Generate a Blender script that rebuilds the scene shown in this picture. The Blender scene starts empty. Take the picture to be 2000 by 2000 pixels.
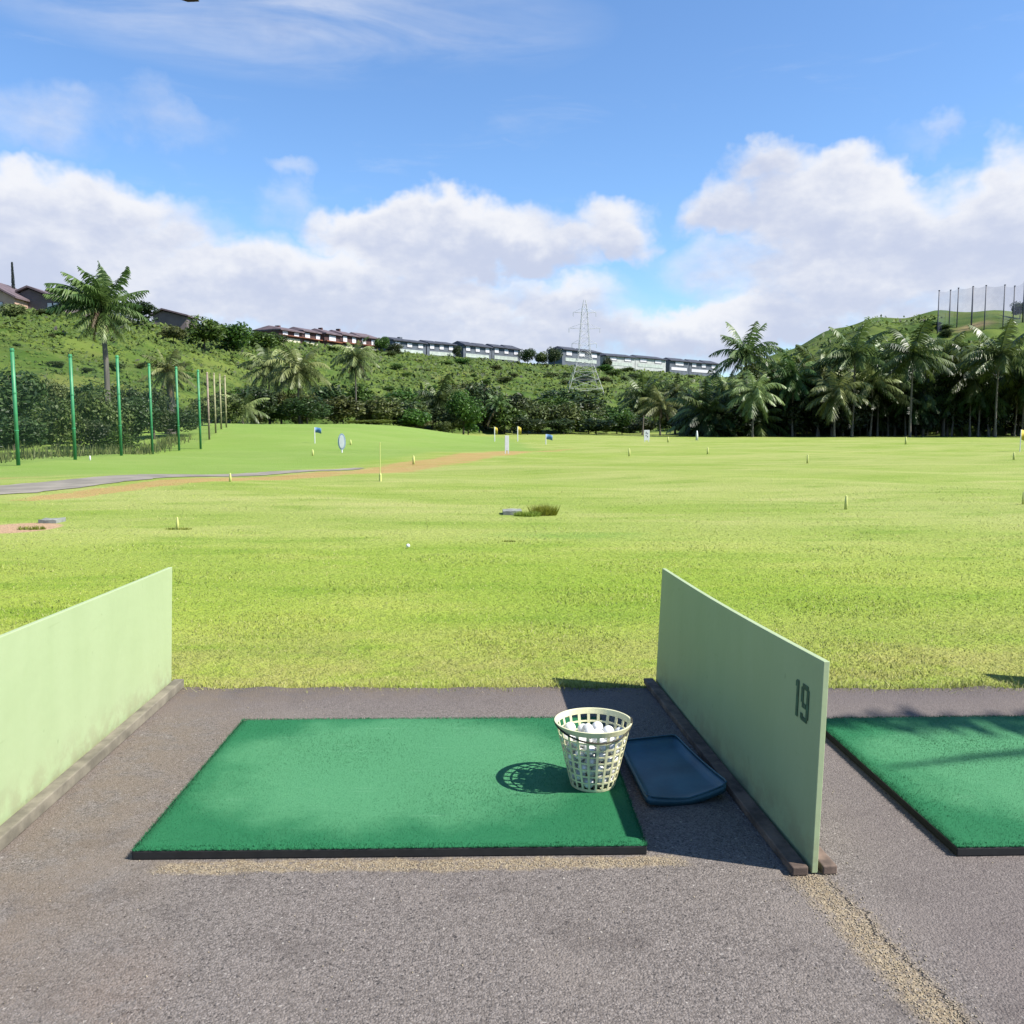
import bpy, bmesh, math, random
import numpy as np
from mathutils import Vector, Matrix
random.seed(7); rng = np.random.default_rng(7)
scene = bpy.context.scene
COL = scene.collection
R = math.radians

# ------------------------------------------------------------------ camera model (used to read positions off the photo)
FPX, CAMH = 1700.0, 1.35
PITCH = math.atan(169 / 1700); YAW = math.atan(75 / 1700 * math.cos(PITCH))
def ray(px, py):
    u = (1000 - py) / FPX; r = (px - 1000) / FPX
    y = math.cos(PITCH) + u * math.sin(PITCH); z = -math.sin(PITCH) + u * math.cos(PITCH)
    c, s = math.cos(YAW), math.sin(YAW)
    return Vector((r * c + y * s, -r * s + y * c, z))
def AT(px, py, Y):
    d = ray(px, py); t = Y / d.y
    return Vector((d.x * t, Y, CAMH + d.z * t))
def G(px, py, z=0.0):
    d = ray(px, py); t = (z - CAMH) / d.z
    return Vector((d.x * t, d.y * t, z))

# ------------------------------------------------------------------ terrain
def sstep(t):
    t = np.clip(t, 0, 1); return t * t * (3 - 2 * t)
def colu(px): return (px - 925) / 1700
RA = np.array([[-900, 600, 120, 40], [-300, 596, 135, 44], [0, 620, 138, 46], [120, 614, 145, 50], [230, 628, 150, 58], [300, 634, 165, 62], [420, 655, 200, 84],
               [540, 668, 260, 98], [740, 688, 300, 108], [1000, 707, 360, 135], [1250, 722, 420, 148], [1400, 735, 450, 150],
               [1600, 735, 450, 150], [2600, 735, 450, 150], [4000, 735, 450, 150]], float)
RB = np.array([[1300, 840, 235], [1400, 772, 225], [1460, 720, 215], [1540, 682, 205], [1620, 650, 195], [1710, 625, 190], [1830, 612, 185], [2000, 606, 180],
               [2400, 600, 170], [3200, 640, 160], [4500, 700, 150]], float)
def terrain(x, y):
    x = np.asarray(x, float); y = np.asarray(y, float)
    w = np.maximum(y, 18.0)
    px = 925 + 1700 * x / w
    rp = np.interp(px, RA[:, 0], RA[:, 1]) + 3; rd = np.interp(px, RA[:, 0], RA[:, 2]); rf = np.interp(px, RA[:, 0], RA[:, 3])
    e = CAMH + (831 - rp) / 1700 * rd
    t = (y - rf) / (rd - rf)
    tt = np.clip(t, 0, 1)
    s = 0.18 * sstep(tt) + 0.82 * tt
    hA = e * s - np.clip(y - rd - 25, 0, 400) * 0.03
    rpb = np.interp(px, RB[:, 0], RB[:, 1]); rdb = np.interp(px, RB[:, 0], RB[:, 2])
    eb = np.maximum(CAMH + (831 - rpb) / 1700 * rdb, 0)
    tb = np.clip((y - 112) / (rdb - 112), 0, 1)
    hB = eb * (0.6 * sstep(tb) + 0.4 * tb) - np.clip(y - rdb - 12, 0, 900) * 0.12
    hB = np.where(px < 1290, -50, hB)
    hill = np.where(y < 30, 0, np.maximum(hA, np.where(hB > 0, hB, 0)))
    # grassy berm on the left
    berm = 1.45 * sstep((y - 44) / 26) * sstep((3 - x) / 14) * (1 - sstep((y - 95) / 40)) * sstep((x + 60) / 30)
    und = (0.05 * np.sin(x * .35 + y * .22) + 0.06 * np.sin(y * .31 - x * .12 + 1) + 0.03 * np.sin(x * .9 + y * .7)) * sstep((y - 7) / 15) * (1 - sstep((y - 60) / 30))
    rough = (0.5 * np.sin(x * .21 + y * .13) * np.sin(y * .17 - x * .11) + 0.3 * np.sin(x * .47 - y * .31)) * np.clip(hill / 6, 0, 1) * (1 - .8 * sstep((tt - .6) / .3))
    return np.maximum(hill, berm) + und + rough
def tz(x, y): return float(terrain(np.array([x]), np.array([y]))[0])
def ON(px, Y):
    x = AT(px, 831, Y).x
    return Vector((x, Y, tz(x, Y)))
def HIT(px, py):
    d = ray(px, py); t = 3.0; prev = t
    while t < 600:
        if CAMH + d.z * t < tz(d.x * t, d.y * t): break
        prev = t; t *= 1.01
    lo, hi = prev, t
    for _ in range(25):
        m = (lo + hi) / 2
        if CAMH + d.z * m < tz(d.x * m, d.y * m): hi = m
        else: lo = m
    return Vector((d.x * hi, d.y * hi, tz(d.x * hi, d.y * hi)))

# ------------------------------------------------------------------ node helpers
ALB = 0.70   # keeps every base colour in its real-world range for the exposure below
class NT:
    def __init__(s, tree, alb=1.0): s.t = tree; s.n = tree.nodes; s.l = tree.links; s.alb = alb
    def node(s, typ, **kw):
        n = s.n.new(typ)
        for k, v in kw.items(): setattr(n, k, v)
        return n
    def put(s, sock, v):
        if hasattr(v, 'links') or isinstance(v, bpy.types.NodeSocket): s.l.new(v, sock)
        elif v is not None: sock.default_value = v
    def math(s, op, a, b=None, c=None, clamp=False):
        n = s.node('ShaderNodeMath', operation=op, use_clamp=clamp)
        for i, v in enumerate((a, b, c)): s.put(n.inputs[i], v)
        return n.outputs[0]
    def vmath(s, op, a, b=None, out=0):
        n = s.node('ShaderNodeVectorMath', operation=op)
        s.put(n.inputs[0], a)
        if b is not None: s.put(n.inputs[1], b)
        return n.outputs[out]
    def mix(s, f, a, b, mode='MIX'):
        n = s.node('ShaderNodeMix', data_type='RGBA', blend_type=mode)
        k = s.alb if mode == 'MIX' else 1.0
        s.put(n.inputs[0], f); s.put(n.inputs[6], a if not isinstance(a, tuple) else (*(c * k for c in a[:3]), 1))
        s.put(n.inputs[7], b if not isinstance(b, tuple) else (*(c * k for c in b[:3]), 1))
        return n.outputs[2]
    def noise(s, vec, scale, detail=3, rough=.55, col=False, dist=0):
        n = s.node('ShaderNodeTexNoise')
        s.put(n.inputs['Vector'], vec); n.inputs['Scale'].default_value = scale
        n.inputs['Detail'].default_value = detail; n.inputs['Roughness'].default_value = rough
        n.inputs['Distortion'].default_value = dist
        return n.outputs['Color' if col else 'Fac']
    def voro(s, vec, scale, feature='F1', out='Distance'):
        n = s.node('ShaderNodeTexVoronoi', feature=feature)
        s.put(n.inputs['Vector'], vec); n.inputs['Scale'].default_value = scale
        return n.outputs[out]
    def sm(s, v, a, b):
        n = s.node('ShaderNodeMapRange', interpolation_type='SMOOTHSTEP')
        s.put(n.inputs[0], v); n.inputs[1].default_value = a; n.inputs[2].default_value = b
        return n.outputs[0]
    def lin(s, v, a, b, c=0, d=1):
        n = s.node('ShaderNodeMapRange')
        s.put(n.inputs[0], v); n.inputs[1].default_value = a; n.inputs[2].default_value = b
        n.inputs[3].default_value = c; n.inputs[4].default_value = d
        return n.outputs[0]
    def pos(s): return s.node('ShaderNodeNewGeometry').outputs['Position']
    def obj(s): return s.node('ShaderNodeTexCoord').outputs['Object']
    def scale(s, v, sc):
        n = s.node('ShaderNodeMapping'); s.put(n.inputs[0], v); n.inputs['Scale'].default_value = sc
        return n.outputs[0]
    def attr(s, name): return s.node('ShaderNodeAttribute', attribute_name=name).outputs['Fac']
    def xyz(s, v):
        n = s.node('ShaderNodeSeparateXYZ'); s.put(n.inputs[0], v); return n.outputs
    def bump(s, h, strength=.5, dist=.01):
        n = s.node('ShaderNodeBump'); n.inputs['Strength'].default_value = strength; n.inputs['Distance'].default_value = dist
        s.put(n.inputs['Height'], h); return n.outputs[0]
def newmat(name):
    m = bpy.data.materials.new(name); m.use_nodes = True
    t = NT(m.node_tree, ALB); b = t.n['Principled BSDF']
    return m, t, b
def simple(name, col, rough=.6, var=.12, scale=8, metal=0, bump=0, bscale=60, spec=None):
    m, t, b = newmat(name)
    f = t.noise(t.obj(), scale, 4)
    dark = tuple(c * (1 - var * 1.6) for c in col); light = tuple(min(1, c * (1 + var)) for c in col)
    t.put(b.inputs['Base Color'], t.mix(t.sm(f, .3, .7), dark, light))
    b.inputs['Roughness'].default_value = rough; b.inputs['Metallic'].default_value = metal
    if spec is not None: b.inputs['Specular IOR Level'].default_value = spec
    if bump: t.put(b.inputs['Normal'], t.bump(t.noise(t.obj(), bscale, 4), bump, .004))
    return m

# ------------------------------------------------------------------ mesh helpers
def link(o, parent=None):
    COL.objects.link(o)
    if parent is not None: o.parent = parent
    return o
def tag(o, label=None, cat=None, group=None, kind=None):
    if label: o['label'] = label
    if cat: o['category'] = cat
    if group: o['group'] = group
    if kind: o['kind'] = kind
    return o
def empty(name, loc, label=None, cat=None, group=None, rz=0):
    o = bpy.data.objects.new(name, None); o.location = loc; o.rotation_euler = (0, 0, rz); o.empty_display_size = .1
    link(o); return tag(o, label, cat, group)
def mesh_np(name, V, Fc, mat=None, smooth=False, attrs=None):
    V = np.asarray(V, np.float32); Fc = np.asarray(Fc, np.int32); k = Fc.shape[1]
    me = bpy.data.meshes.new(name)
    me.vertices.add(len(V)); me.vertices.foreach_set('co', V.ravel())
    me.loops.add(Fc.size); me.loops.foreach_set('vertex_index', Fc.ravel())
    me.polygons.add(len(Fc)); me.polygons.foreach_set('loop_start', np.arange(0, Fc.size, k, dtype=np.int32))
    me.polygons.foreach_set('loop_total', np.full(len(Fc), k, np.int32))
    if smooth: me.polygons.foreach_set('use_smooth', np.ones(len(Fc), bool))
    for an, (dom, vals) in (attrs or {}).items():
        a = me.attributes.new(an, 'FLOAT', dom); a.data.foreach_set('value', np.asarray(vals, np.float32))
    me.update(calc_edges=True)
    if mat: me.materials.append(mat)
    return me
class MB:
    def __init__(s): s.v = []; s.f = []
    def add(s, vs, fs):
        b = len(s.v); s.v += [tuple(v) for v in vs]; s.f += [tuple(i + b for i in f) for f in fs]
    def box(s, c, size, M=None):
        x, y, z = (a / 2 for a in size)
        vs = [Vector((sx * x, sy * y, sz * z)) for sz in (-1, 1) for sx, sy in ((-1, -1), (1, -1), (1, 1), (-1, 1))]
        vs = [(M @ v if M else v) + Vector(c) for v in vs]
        s.add(vs, [(3, 2, 1, 0), (4, 5, 6, 7), (0, 1, 5, 4), (1, 2, 6, 5), (2, 3, 7, 6), (3, 0, 4, 7)])
    def tube(s, pts, r, n=6, cap=True, flat=False):
        pts = [Vector(p) for p in pts]; rs = r if hasattr(r, '__len__') else [r] * len(pts)
        rings = []
        for i, p in enumerate(pts):
            d = (pts[min(i + 1, len(pts) - 1)] - pts[max(i - 1, 0)]).normalized()
            a = d.cross(Vector((0, 0, 1)))
            if a.length < 1e-3: a = Vector((1, 0, 0))
            a.normalize(); b = d.cross(a).normalized()
            if flat: a, b = Vector((1, 0, 0)), Vector((0, 1, 0))
            rings.append([p + (a * math.cos(2 * math.pi * k / n) + b * math.sin(2 * math.pi * k / n)) * rs[i] for k in range(n)])
        vs = [v for rg in rings for v in rg]; fs = []
        for i in range(len(pts) - 1):
            for k in range(n):
                fs.append((i * n + k, i * n + (k + 1) % n, (i + 1) * n + (k + 1) % n, (i + 1) * n + k))
        if cap: fs += [tuple(range(n - 1, -1, -1)), tuple((len(pts) - 1) * n + k for k in range(n))]
        s.add(vs, fs)
    def prism(s, poly, axis_vec):
        n = len(poly); a = Vector(axis_vec)
        vs = [Vector(p) for p in poly] + [Vector(p) + a for p in poly]
        s.add(vs, [tuple(range(n - 1, -1, -1)), tuple(range(n, 2 * n))] + [(i, (i + 1) % n, n + (i + 1) % n, n + i) for i in range(n)])
    def mesh(s, name, mat, smooth=False):
        me = bpy.data.meshes.new(name); me.from_pydata(s.v, [], s.f); me.update()
        bm = bmesh.new(); bm.from_mesh(me); bmesh.ops.recalc_face_normals(bm, faces=bm.faces); bm.to_mesh(me); bm.free()
        if smooth: me.polygons.foreach_set('use_smooth', np.ones(len(me.polygons), bool))
        me.materials.append(mat); return me
    def build(s, name, mat, parent=None, smooth=False, bevel=0, loc=None):
        o = bpy.data.objects.new(name, s.mesh(name, mat, smooth)); link(o, parent)
        if loc is not None: o.location = loc
        if bevel:
            md = o.modifiers.new('bevel', 'BEVEL'); md.width = bevel; md.segments = 2; md.limit_method = 'ANGLE'
        return o
def mobj(name, me, parent=None, loc=(0, 0, 0), scale=None, rz=0, mat=None):
    o = bpy.data.objects.new(name, me); link(o, parent); o.location = loc
    if scale is not None: o.scale = scale
    o.rotation_euler = (0, 0, rz)
    if mat is not None:
        o.material_slots[0].link = 'OBJECT'; o.material_slots[0].material = mat
    return o

# ------------------------------------------------------------------ light, world, camera
EXPO = 1.12
SUNV = Vector((0.88, -0.31, 1.0)).normalized()
sun_el = math.asin(SUNV.z); sun_az = math.atan2(SUNV.x, SUNV.y)
sd = bpy.data.lights.new('sun', 'SUN'); sd.energy = 4.8; sd.angle = R(.53); sd.color = (1, .955, .88)
so = bpy.data.objects.new('sun', sd); link(so); so.rotation_euler = SUNV.to_track_quat('Z', 'Y').to_euler(); so.location = (20, -10, 30)

SKY_STR = 0.082; CLOUD_STR = 1.0 / 2 ** EXPO
world = bpy.data.worlds.new('World'); scene.world = world; world.use_nodes = True
w = NT(world.node_tree); w.n.clear()
sky = w.node('ShaderNodeTexSky', sky_type='NISHITA', sun_disc=False, sun_elevation=sun_el, sun_rotation=sun_az, altitude=50, air_density=1.0, dust_density=.35, ozone_density=2.2)
skycol = w.mix(1.0, sky.outputs[0], (0.80, 1.0, 1.20), 'MULTIPLY')
bg1 = w.node('ShaderNodeBackground'); w.put(bg1.inputs[0], skycol); bg1.inputs[1].default_value = SKY_STR
dirv = w.node('ShaderNodeTexCoord').outputs['Generated']
X_, Y_, Z_ = w.xyz(w.vmath('NORMALIZE', dirv))
az = w.math('ARCTAN2', X_, Y_); el = w.math('ARCSINE', Z_)
cmb = w.node('ShaderNodeCombineXYZ'); w.put(cmb.inputs[0], az); w.put(cmb.inputs[1], el)
P0 = cmb.outputs[0]
def centred(col, amp):
    return w.vmath('MULTIPLY', w.vmath('SUBTRACT', col, (.5, .5, .5)), (amp, amp, 0))
Pw = w.vmath('ADD', P0, centred(w.noise(P0, 9, 2, .5, col=True), .09))
Pw = w.vmath('ADD', Pw, centred(w.noise(P0, 30, 3, .6, col=True), .045))
def ae(px, py):
    d = ray(px, py).normalized(); return math.atan2(d.x, d.y), math.asin(d.z)
BL = [  # px, py, rx, ry, strength : cumulus masses by direction
    (1495, 330, 90, 48, .85), (1690, 338, 75, 50, .85), (1400, 405, 75, 55, .9), (1600, 410, 180, 90, 1.05), (1840, 430, 220, 100, 1.05), (1995, 345, 75, 75, .95),
    (1700, 510, 330, 100, 1.0), (2300, 450, 260, 150, 1), (720, 450, 120, 65, 1.0), (830, 475, 190, 85, 1.1), (990, 460, 150, 72, 1.0), (1195, 430, 85, 62, .95), (1225, 470, 75, 40, .8), (1060, 485, 150, 45, .85),
    (175, 385, 165, 62, .8), (60, 440, 230, 95, .95), (335, 440, 140, 72, .75), (400, 550, 380, 92, .95), (800, 580, 420, 80, .95), (40, 560, 300, 100, 1.0), (1120, 592, 85, 46, .7), (1420, 645, 230, 52, .85), (1570, 592, 160, 45, .7), (1000, 660, 700, 60, 1.0), (1900, 600, 300, 90, .9),
    (60, 225, 130, 65, .42), (310, 225, 150, 45, .36), (565, 325, 60, 26, .42), (1840, 220, 45, 30, .40), (1790, 250, 90, 30, .3), (560, 400, 60, 60, .4),
    (620, 10, 320, 40, .24), (850, 65, 160, 26, .20), (1700, 20, 300, 40, .15), (1040, 265, 60, 16, .2), (-300, 450, 300, 180, 1), (2700, 450, 300, 180, 1)]
D = None; S = None
for px, py, rx, ry, st in BL:
    a0, e0 = ae(px, py)
    q = w.vmath('MULTIPLY', w.vmath('SUBTRACT', Pw, (a0, e0, 0)), (1700 / rx * .8, 1700 / ry * .88, 0))
    f = w.math('SUBTRACT', 1.0, w.vmath('DOT_PRODUCT', q, q, 1), clamp=True)
    f = w.math('MULTIPLY', f, st)
    yy = w.xyz(q)[1]
    D = f if D is None else w.math('MAXIMUM', w.math('MULTIPLY_ADD', f, .35, D), f)
    S = w.math('MULTIPLY', f, yy) if S is None else w.math('MULTIPLY_ADD', f, yy, S)
Ps = w.scale(P0, (1, 1.7, 1))
fb = w.noise(Ps, 15, 7, .57)
den = w.math('ADD', D, w.math('MULTIPLY', w.math('SUBTRACT', fb, .5), w.lin(D, .1, .85, .3, 1.05)))
den = w.math('MULTIPLY', den, w.sm(D, .0, .18))
alpha = w.math('MULTIPLY', w.sm(den, .10, .92), .97)
# thin high veil
av, ev = ae(560, 30)
qv = w.vmath('MULTIPLY', w.vmath('SUBTRACT', P0, (av, ev, 0)), (1700 / 620, 1700 / 110, 0))
veil = w.math('MULTIPLY', w.math('SUBTRACT', 1.0, w.vmath('DOT_PRODUCT', qv, qv, 1), clamp=True), w.sm(w.noise(w.scale(P0, (3.2, 16, 1)), 1, 5, .62, dist=.6), .30, .78))
veil2 = w.math('MULTIPLY', w.sm(w.noise(w.scale(P0, (4, 19, 1)), 1.3, 5, .6, dist=.5), .55, .85), .22)
alpha = w.math('MAXIMUM', alpha, w.math('MAXIMUM', w.math('MULTIPLY', veil, .55), veil2))
rel = w.math('DIVIDE', S, w.math('ADD', D, .25))
lo = w.noise(Ps, 8, 4, .6)
fine = w.noise(Ps, 40, 4, .65)
tb = w.math('ADD', w.math('MULTIPLY', rel, .9), w.math('MULTIPLY', w.math('SUBTRACT', lo, .5), 1.7))
tb = w.math('ADD', tb, w.math('MULTIPLY', w.math('SUBTRACT', fine, .5), .6))
tb = w.math('ADD', tb, w.math('MULTIPLY', w.math('SUBTRACT', .75, den), .35))
shade = w.sm(tb, -.55, .55)
ccol = w.mix(shade, (.60, .655, .82), (.92, .93, .97))
bg2 = w.node('ShaderNodeBackground'); w.put(bg2.inputs[0], ccol); bg2.inputs[1].default_value = CLOUD_STR
mixs = w.node('ShaderNodeMixShader'); w.put(mixs.inputs[0], alpha)
w.l.new(bg1.outputs[0], mixs.inputs[1]); w.l.new(bg2.outputs[0], mixs.inputs[2])
wo = w.node('ShaderNodeOutputWorld'); w.l.new(mixs.outputs[0], wo.inputs[0])
world.cycles.sampling_method = 'MANUAL'; world.cycles.sample_map_resolution = 512

cd = bpy.data.cameras.new('camera'); cd.sensor_width = 36; cd.sensor_height = 36; cd.lens = 36 * FPX / 2000; cd.clip_end = 6000; cd.clip_start = .05
co = bpy.data.objects.new('camera', cd); link(co); co.location = (0, 0, CAMH)
co.rotation_euler = (R(90) - PITCH, 0, -YAW); scene.camera = co
vs_ = scene.view_settings; vs_.view_transform = 'Standard'; vs_.look = 'None'; vs_.exposure = EXPO; vs_.gamma = 1; vs_.use_curve_mapping = False
scene.render.engine = 'CYCLES'
cy = scene.cycles; cy.max_bounces = 6; cy.diffuse_bounces = 3; cy.glossy_bounces = 2; cy.transmission_bounces = 3; cy.transparent_max_bounces = 10; cy.use_denoising = True

# ------------------------------------------------------------------ materials
def grasscol(t, p):
    x, y, z = t.xyz(p)
    big = t.noise(t.scale(p, (.10, .20, .0)), 1, 3, .6)
    band = t.math('SINE', t.math('ADD', t.math('ADD', t.math('MULTIPLY', y, 1.35), t.math('MULTIPLY', x, .42)), t.math('MULTIPLY', big, 9)))
    mid = t.noise(t.scale(p, (.45, 1.3, .0)), 1, 4, .65)
    fin = t.noise(t.scale(p, (5, 9, .0)), 1, 3, .7)
    c = t.mix(t.sm(big, .38, .64), (.350, .392, .110), (.262, .345, .058))
    c = t.mix(t.math('MULTIPLY', t.sm(mid, .49, .70), .75), c, (.185, .285, .034))
    c = t.mix(t.math('MULTIPLY', t.sm(mid, .50, .26), .6), c, (.43, .42, .155))
    c = t.mix(t.math('MULTIPLY', t.sm(fin, .52, .75), .35), c, (.46, .46, .15))
    c = t.mix(t.math('MULTIPLY', t.sm(y, 14, 6), .8), c, t.mix(1.0, c, (.90, 1.0, .50), 'MULTIPLY'))
    c = t.mix(t.math('MULTIPLY', t.sm(band, -.1, .9), .24), c, (.20, .30, .035))
    clump = t.noise(t.scale(p, (11, 11, 0)), 1, 3, .7)
    c = t.mix(t.math('MULTIPLY', t.math('MULTIPLY', t.sm(clump, .50, .75), t.sm(y, 16, 7)), .32), c, (.15, .25, .025))
    edge = t.math('MULTIPLY', t.sm(y, 6.4, 4.5), t.sm(t.noise(t.scale(p, (1.3, 2.2, 0)), 1, 4, .7), .28, .62))
    c = t.mix(t.math('MULTIPLY', edge, .6), c, (.36, .30, .12))
    return c, fin, mid
def mat_ground():
    m, t, b = newmat('turf_ground')
    p = t.pos(); c, fin, mid = grasscol(t, p)
    hill = t.attr('hill'); dirt = t.attr('dirt'); soil = t.attr('soil')
    hn = t.noise(p, .11, 5, .65); hn2 = t.noise(p, .5, 4, .7)
    hc = t.mix(t.sm(hn, .35, .65), (.050, .100, .013), (.125, .175, .029))
    hc = t.mix(t.math('MULTIPLY', t.sm(hn2, .5, .72), .5), hc, (.048, .095, .012))
    hc = t.mix(t.math('MULTIPLY', t.sm(t.noise(p, .045, 4, .65), .48, .68), .6), hc, (.165, .165, .045))
    lush = t.attr('lush'); c = t.mix(t.math('MULTIPLY', t.sm(t.math('ADD', lush, t.math('MULTIPLY', t.math('SUBTRACT', mid, .5), .8)), .1, .9), .72), c, (.195, .320, .060))
    c = t.mix(t.sm(hill, .2, .9), c, hc)
    dn = t.noise(t.scale(p, (1.0, 2.3, 0)), 1, 6, .72)
    dfac = t.sm(t.math('ADD', dirt, t.math('MULTIPLY', t.math('SUBTRACT', dn, .5), 2.6)), .42, .85)
    dc = t.mix(t.noise(p, 1.7, 4), (.42, .20, .080), (.50, .33, .15))
    c = t.mix(t.math('MULTIPLY', dfac, .70), c, dc)
    c = t.mix(t.sm(soil, .3, .8), c, t.mix(dn, (.42, .26, .15), (.55, .38, .24)))
    t.put(b.inputs['Base Color'], c); b.inputs['Roughness'].default_value = .9; b.inputs['Specular IOR Level'].default_value = .15
    h1 = t.noise(t.scale(p, (14, 14, 14)), 1, 4, .7)
    h = t.math('ADD', t.math('MULTIPLY', fin, .6), h1)
    t.put(b.inputs['Normal'], t.bump(h, .8, .05))
    return m
def mat_blade():
    m, t, b = newmat('grass_blade')
    c, _, _ = grasscol(t, t.pos()); tint = t.attr('tint')
    c = t.mix(t.math('MULTIPLY', t.sm(tint, .86, .98), .7), t.mix(t.lin(tint, 0, .9, .0, .55), t.mix(1, c, (1.38, 1.36, 1.25), 'MULTIPLY'), (.27, .38, .04)), (.66, .60, .30))
    b.inputs['Roughness'].default_value = .6; b.inputs['Specular IOR Level'].default_value = .25
    t.put(b.inputs['Base Color'], c)
    nm = t.vmath('NORMALIZE', t.vmath('ADD', t.vmath('MULTIPLY', t.node('ShaderNodeNewGeometry').outputs['Normal'], (.35, .35, .35)), (0, 0, 1)))
    t.put(b.inputs['Normal'], nm)
    tr = t.node('ShaderNodeBsdfTranslucent'); t.put(tr.inputs[0], c)
    mx = t.node('ShaderNodeMixShader'); mx.inputs[0].default_value = .12
    t.l.new(b.outputs[0], mx.inputs[1]); t.l.new(tr.outputs[0], mx.inputs[2])
    t.l.new(mx.outputs[0], t.n['Material Output'].inputs[0]); return m
def mat_leaf(name, dark, light, trans=.3, rough=.5, scale=.6, up=0):
    m, t, b = newmat(name)
    tint = t.attr('tint'); oi = t.node('ShaderNodeObjectInfo').outputs['Random']
    f = t.math('ADD', t.math('MULTIPLY', t.math('SUBTRACT', t.noise(t.pos(), scale, 3, .6), .5), 1.2), tint)
    c = t.mix(t.sm(f, .1, .9), dark, light)
    hsv = t.node('ShaderNodeHueSaturation'); t.put(hsv.inputs['Hue'], t.lin(oi, 0, 1, .475, .52)); t.put(hsv.inputs['Value'], t.lin(oi, 0, 1, .8, 1.2)); t.put(hsv.inputs['Color'], c)
    c = hsv.outputs[0]
    t.put(b.inputs['Base Color'], c); b.inputs['Roughness'].default_value = rough; b.inputs['Specular IOR Level'].default_value = .3
    if up: t.put(b.inputs['Normal'], t.vmath('NORMALIZE', t.vmath('ADD', t.vmath('MULTIPLY', t.node('ShaderNodeNewGeometry').outputs['Normal'], (1 - up,) * 3), (0, 0, up))))
    tr = t.node('ShaderNodeBsdfTranslucent'); t.put(tr.inputs[0], c)
    mx = t.node('ShaderNodeMixShader'); mx.inputs[0].default_value = trans
    t.l.new(b.outputs[0], mx.inputs[1]); t.l.new(tr.outputs[0], mx.inputs[2])
    t.l.new(mx.outputs[0], t.n['Material Output'].inputs[0]); return m
def mat_asphalt():
    m, t, b = newmat('worn_asphalt')
    p = t.pos(); x, y, z = t.xyz(p)
    pj = t.vmath('ADD', p, t.vmath('MULTIPLY', t.noise(p, 60, 2, .5, col=True), (.012, .012, 0)))
    v = t.voro(pj, 165, out='Color'); vr = t.xyz(v)[0]
    vd = t.voro(pj, 165)
    n1 = t.noise(p, 1.4, 5, .65); n2 = t.noise(p, 7, 4, .7); n3 = t.noise(p, 170, 3, .7); n4 = t.noise(p, 48, 4, .8)
    c = t.mix(t.sm(vr, .05, .95), (.128, .109, .096), (.238, .206, .184))
    c = t.mix(t.math('MULTIPLY', t.sm(n3, .56, .70), .65), c, (.05, .046, .045))
    c = t.mix(t.math('MULTIPLY', t.sm(n4, .57, .65), .9), c, (.035, .032, .032))
    c = t.mix(t.math('MULTIPLY', t.sm(n3, .45, .31), .6), c, (.46, .42, .39))
    c = t.mix(t.math('MULTIPLY', t.sm(n1, .47, .68), .45), c, (.235, .200, .172))
    c = t.mix(t.math('MULTIPLY', t.sm(t.noise(p, 2.6, 5, .7), .52, .70), .5), c, (.085, .070, .062))
    pq = t.vmath('ADD', p, t.vmath('MULTIPLY', t.noise(p, 90, 2, .5, col=True), (.012, .012, 0)))
    pit = t.math('MULTIPLY', t.sm(t.voro(pq, 42), .20, .09), t.sm(t.xyz(t.voro(pq, 42, out='Color'))[0], .45, .6))
    c = t.mix(t.math('MULTIPLY', pit, .8), c, (.030, .026, .024))
    pst = t.math('MULTIPLY', t.sm(t.voro(pq, 31), .14, .07), t.sm(t.xyz(t.voro(pq, 31, out='Color'))[2], .74, .8))
    c = t.mix(t.math('MULTIPLY', pst, .75), c, (.46, .42, .37))
    # the bays beside the boards are stained brown; the last metre before the grass is darker
    st = t.math('MULTIPLY', t.sm(x, -.75, -1.35), t.sm(n2, .3, .62)); st = t.math('MULTIPLY', st, t.sm(y, 1.7, 2.1))
    c = t.mix(t.math('MULTIPLY', st, .5), c, (.20, .15, .105))
    c = t.mix(t.math('MULTIPLY', t.math('MULTIPLY', t.sm(y, 4.12, 4.4), t.sm(n2, .35, .6)), .6), c, (.24, .18, .10))
    c = t.mix(t.math('MULTIPLY', t.sm(y, 3.7, 4.3), .5), c, (.185, .150, .136))
    c = t.mix(t.math('MULTIPLY', t.sm(t.math('ADD', x, t.math('MULTIPLY', n1, .3)), 1.22, 1.5), .45), c, (.15, .122, .118))
    # rusty spot bottom left
    dx = t.math('SUBTRACT', x, -.86); dy = t.math('SUBTRACT', y, 1.97)
    rr = t.math('ADD', t.math('ADD', t.math('POWER', t.math('MULTIPLY', dx, 6), 2), t.math('POWER', t.math('MULTIPLY', dy, 3.2), 2)), t.math('MULTIPLY', t.math('SUBTRACT', n2, .5), 3.2))
    c = t.mix(t.math('MULTIPLY', t.math('MULTIPLY', t.sm(rr, 1.3, -.4), t.sm(n2, .35, .6)), .2), c, (.25, .15, .09))
    # sand lying along the near edge of the mat and along the crack
    edge = t.math('ABSOLUTE', t.math('SUBTRACT', y, t.math('ADD', 2.575, t.math('MULTIPLY', x, -.016))))
    sx = t.math('MULTIPLY', t.sm(x, -1.02, -.93), t.sm(x, .70, .58))
    s1 = t.math('MULTIPLY', sx, t.sm(t.math('ADD', edge, t.math('MULTIPLY', t.math('SUBTRACT', n2, .5), .09)), .048, .022))
    s1 = t.math('MAXIMUM', s1, t.math('MULTIPLY', t.sm(x, 1.7, 1.9), t.sm(t.math('ADD', t.math('ABSOLUTE', t.math('SUBTRACT', y, 2.43)), t.math('MULTIPLY', t.math('SUBTRACT', n2, .5), .14)), .09, .03)))
    wob = t.noise(t.scale(p, (0, 1, 0)), 5.5, 3, .6)
    lx = t.math('ADD', t.math('MULTIPLY', t.math('SUBTRACT', 2.45, y), .11), 1.0)
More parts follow.
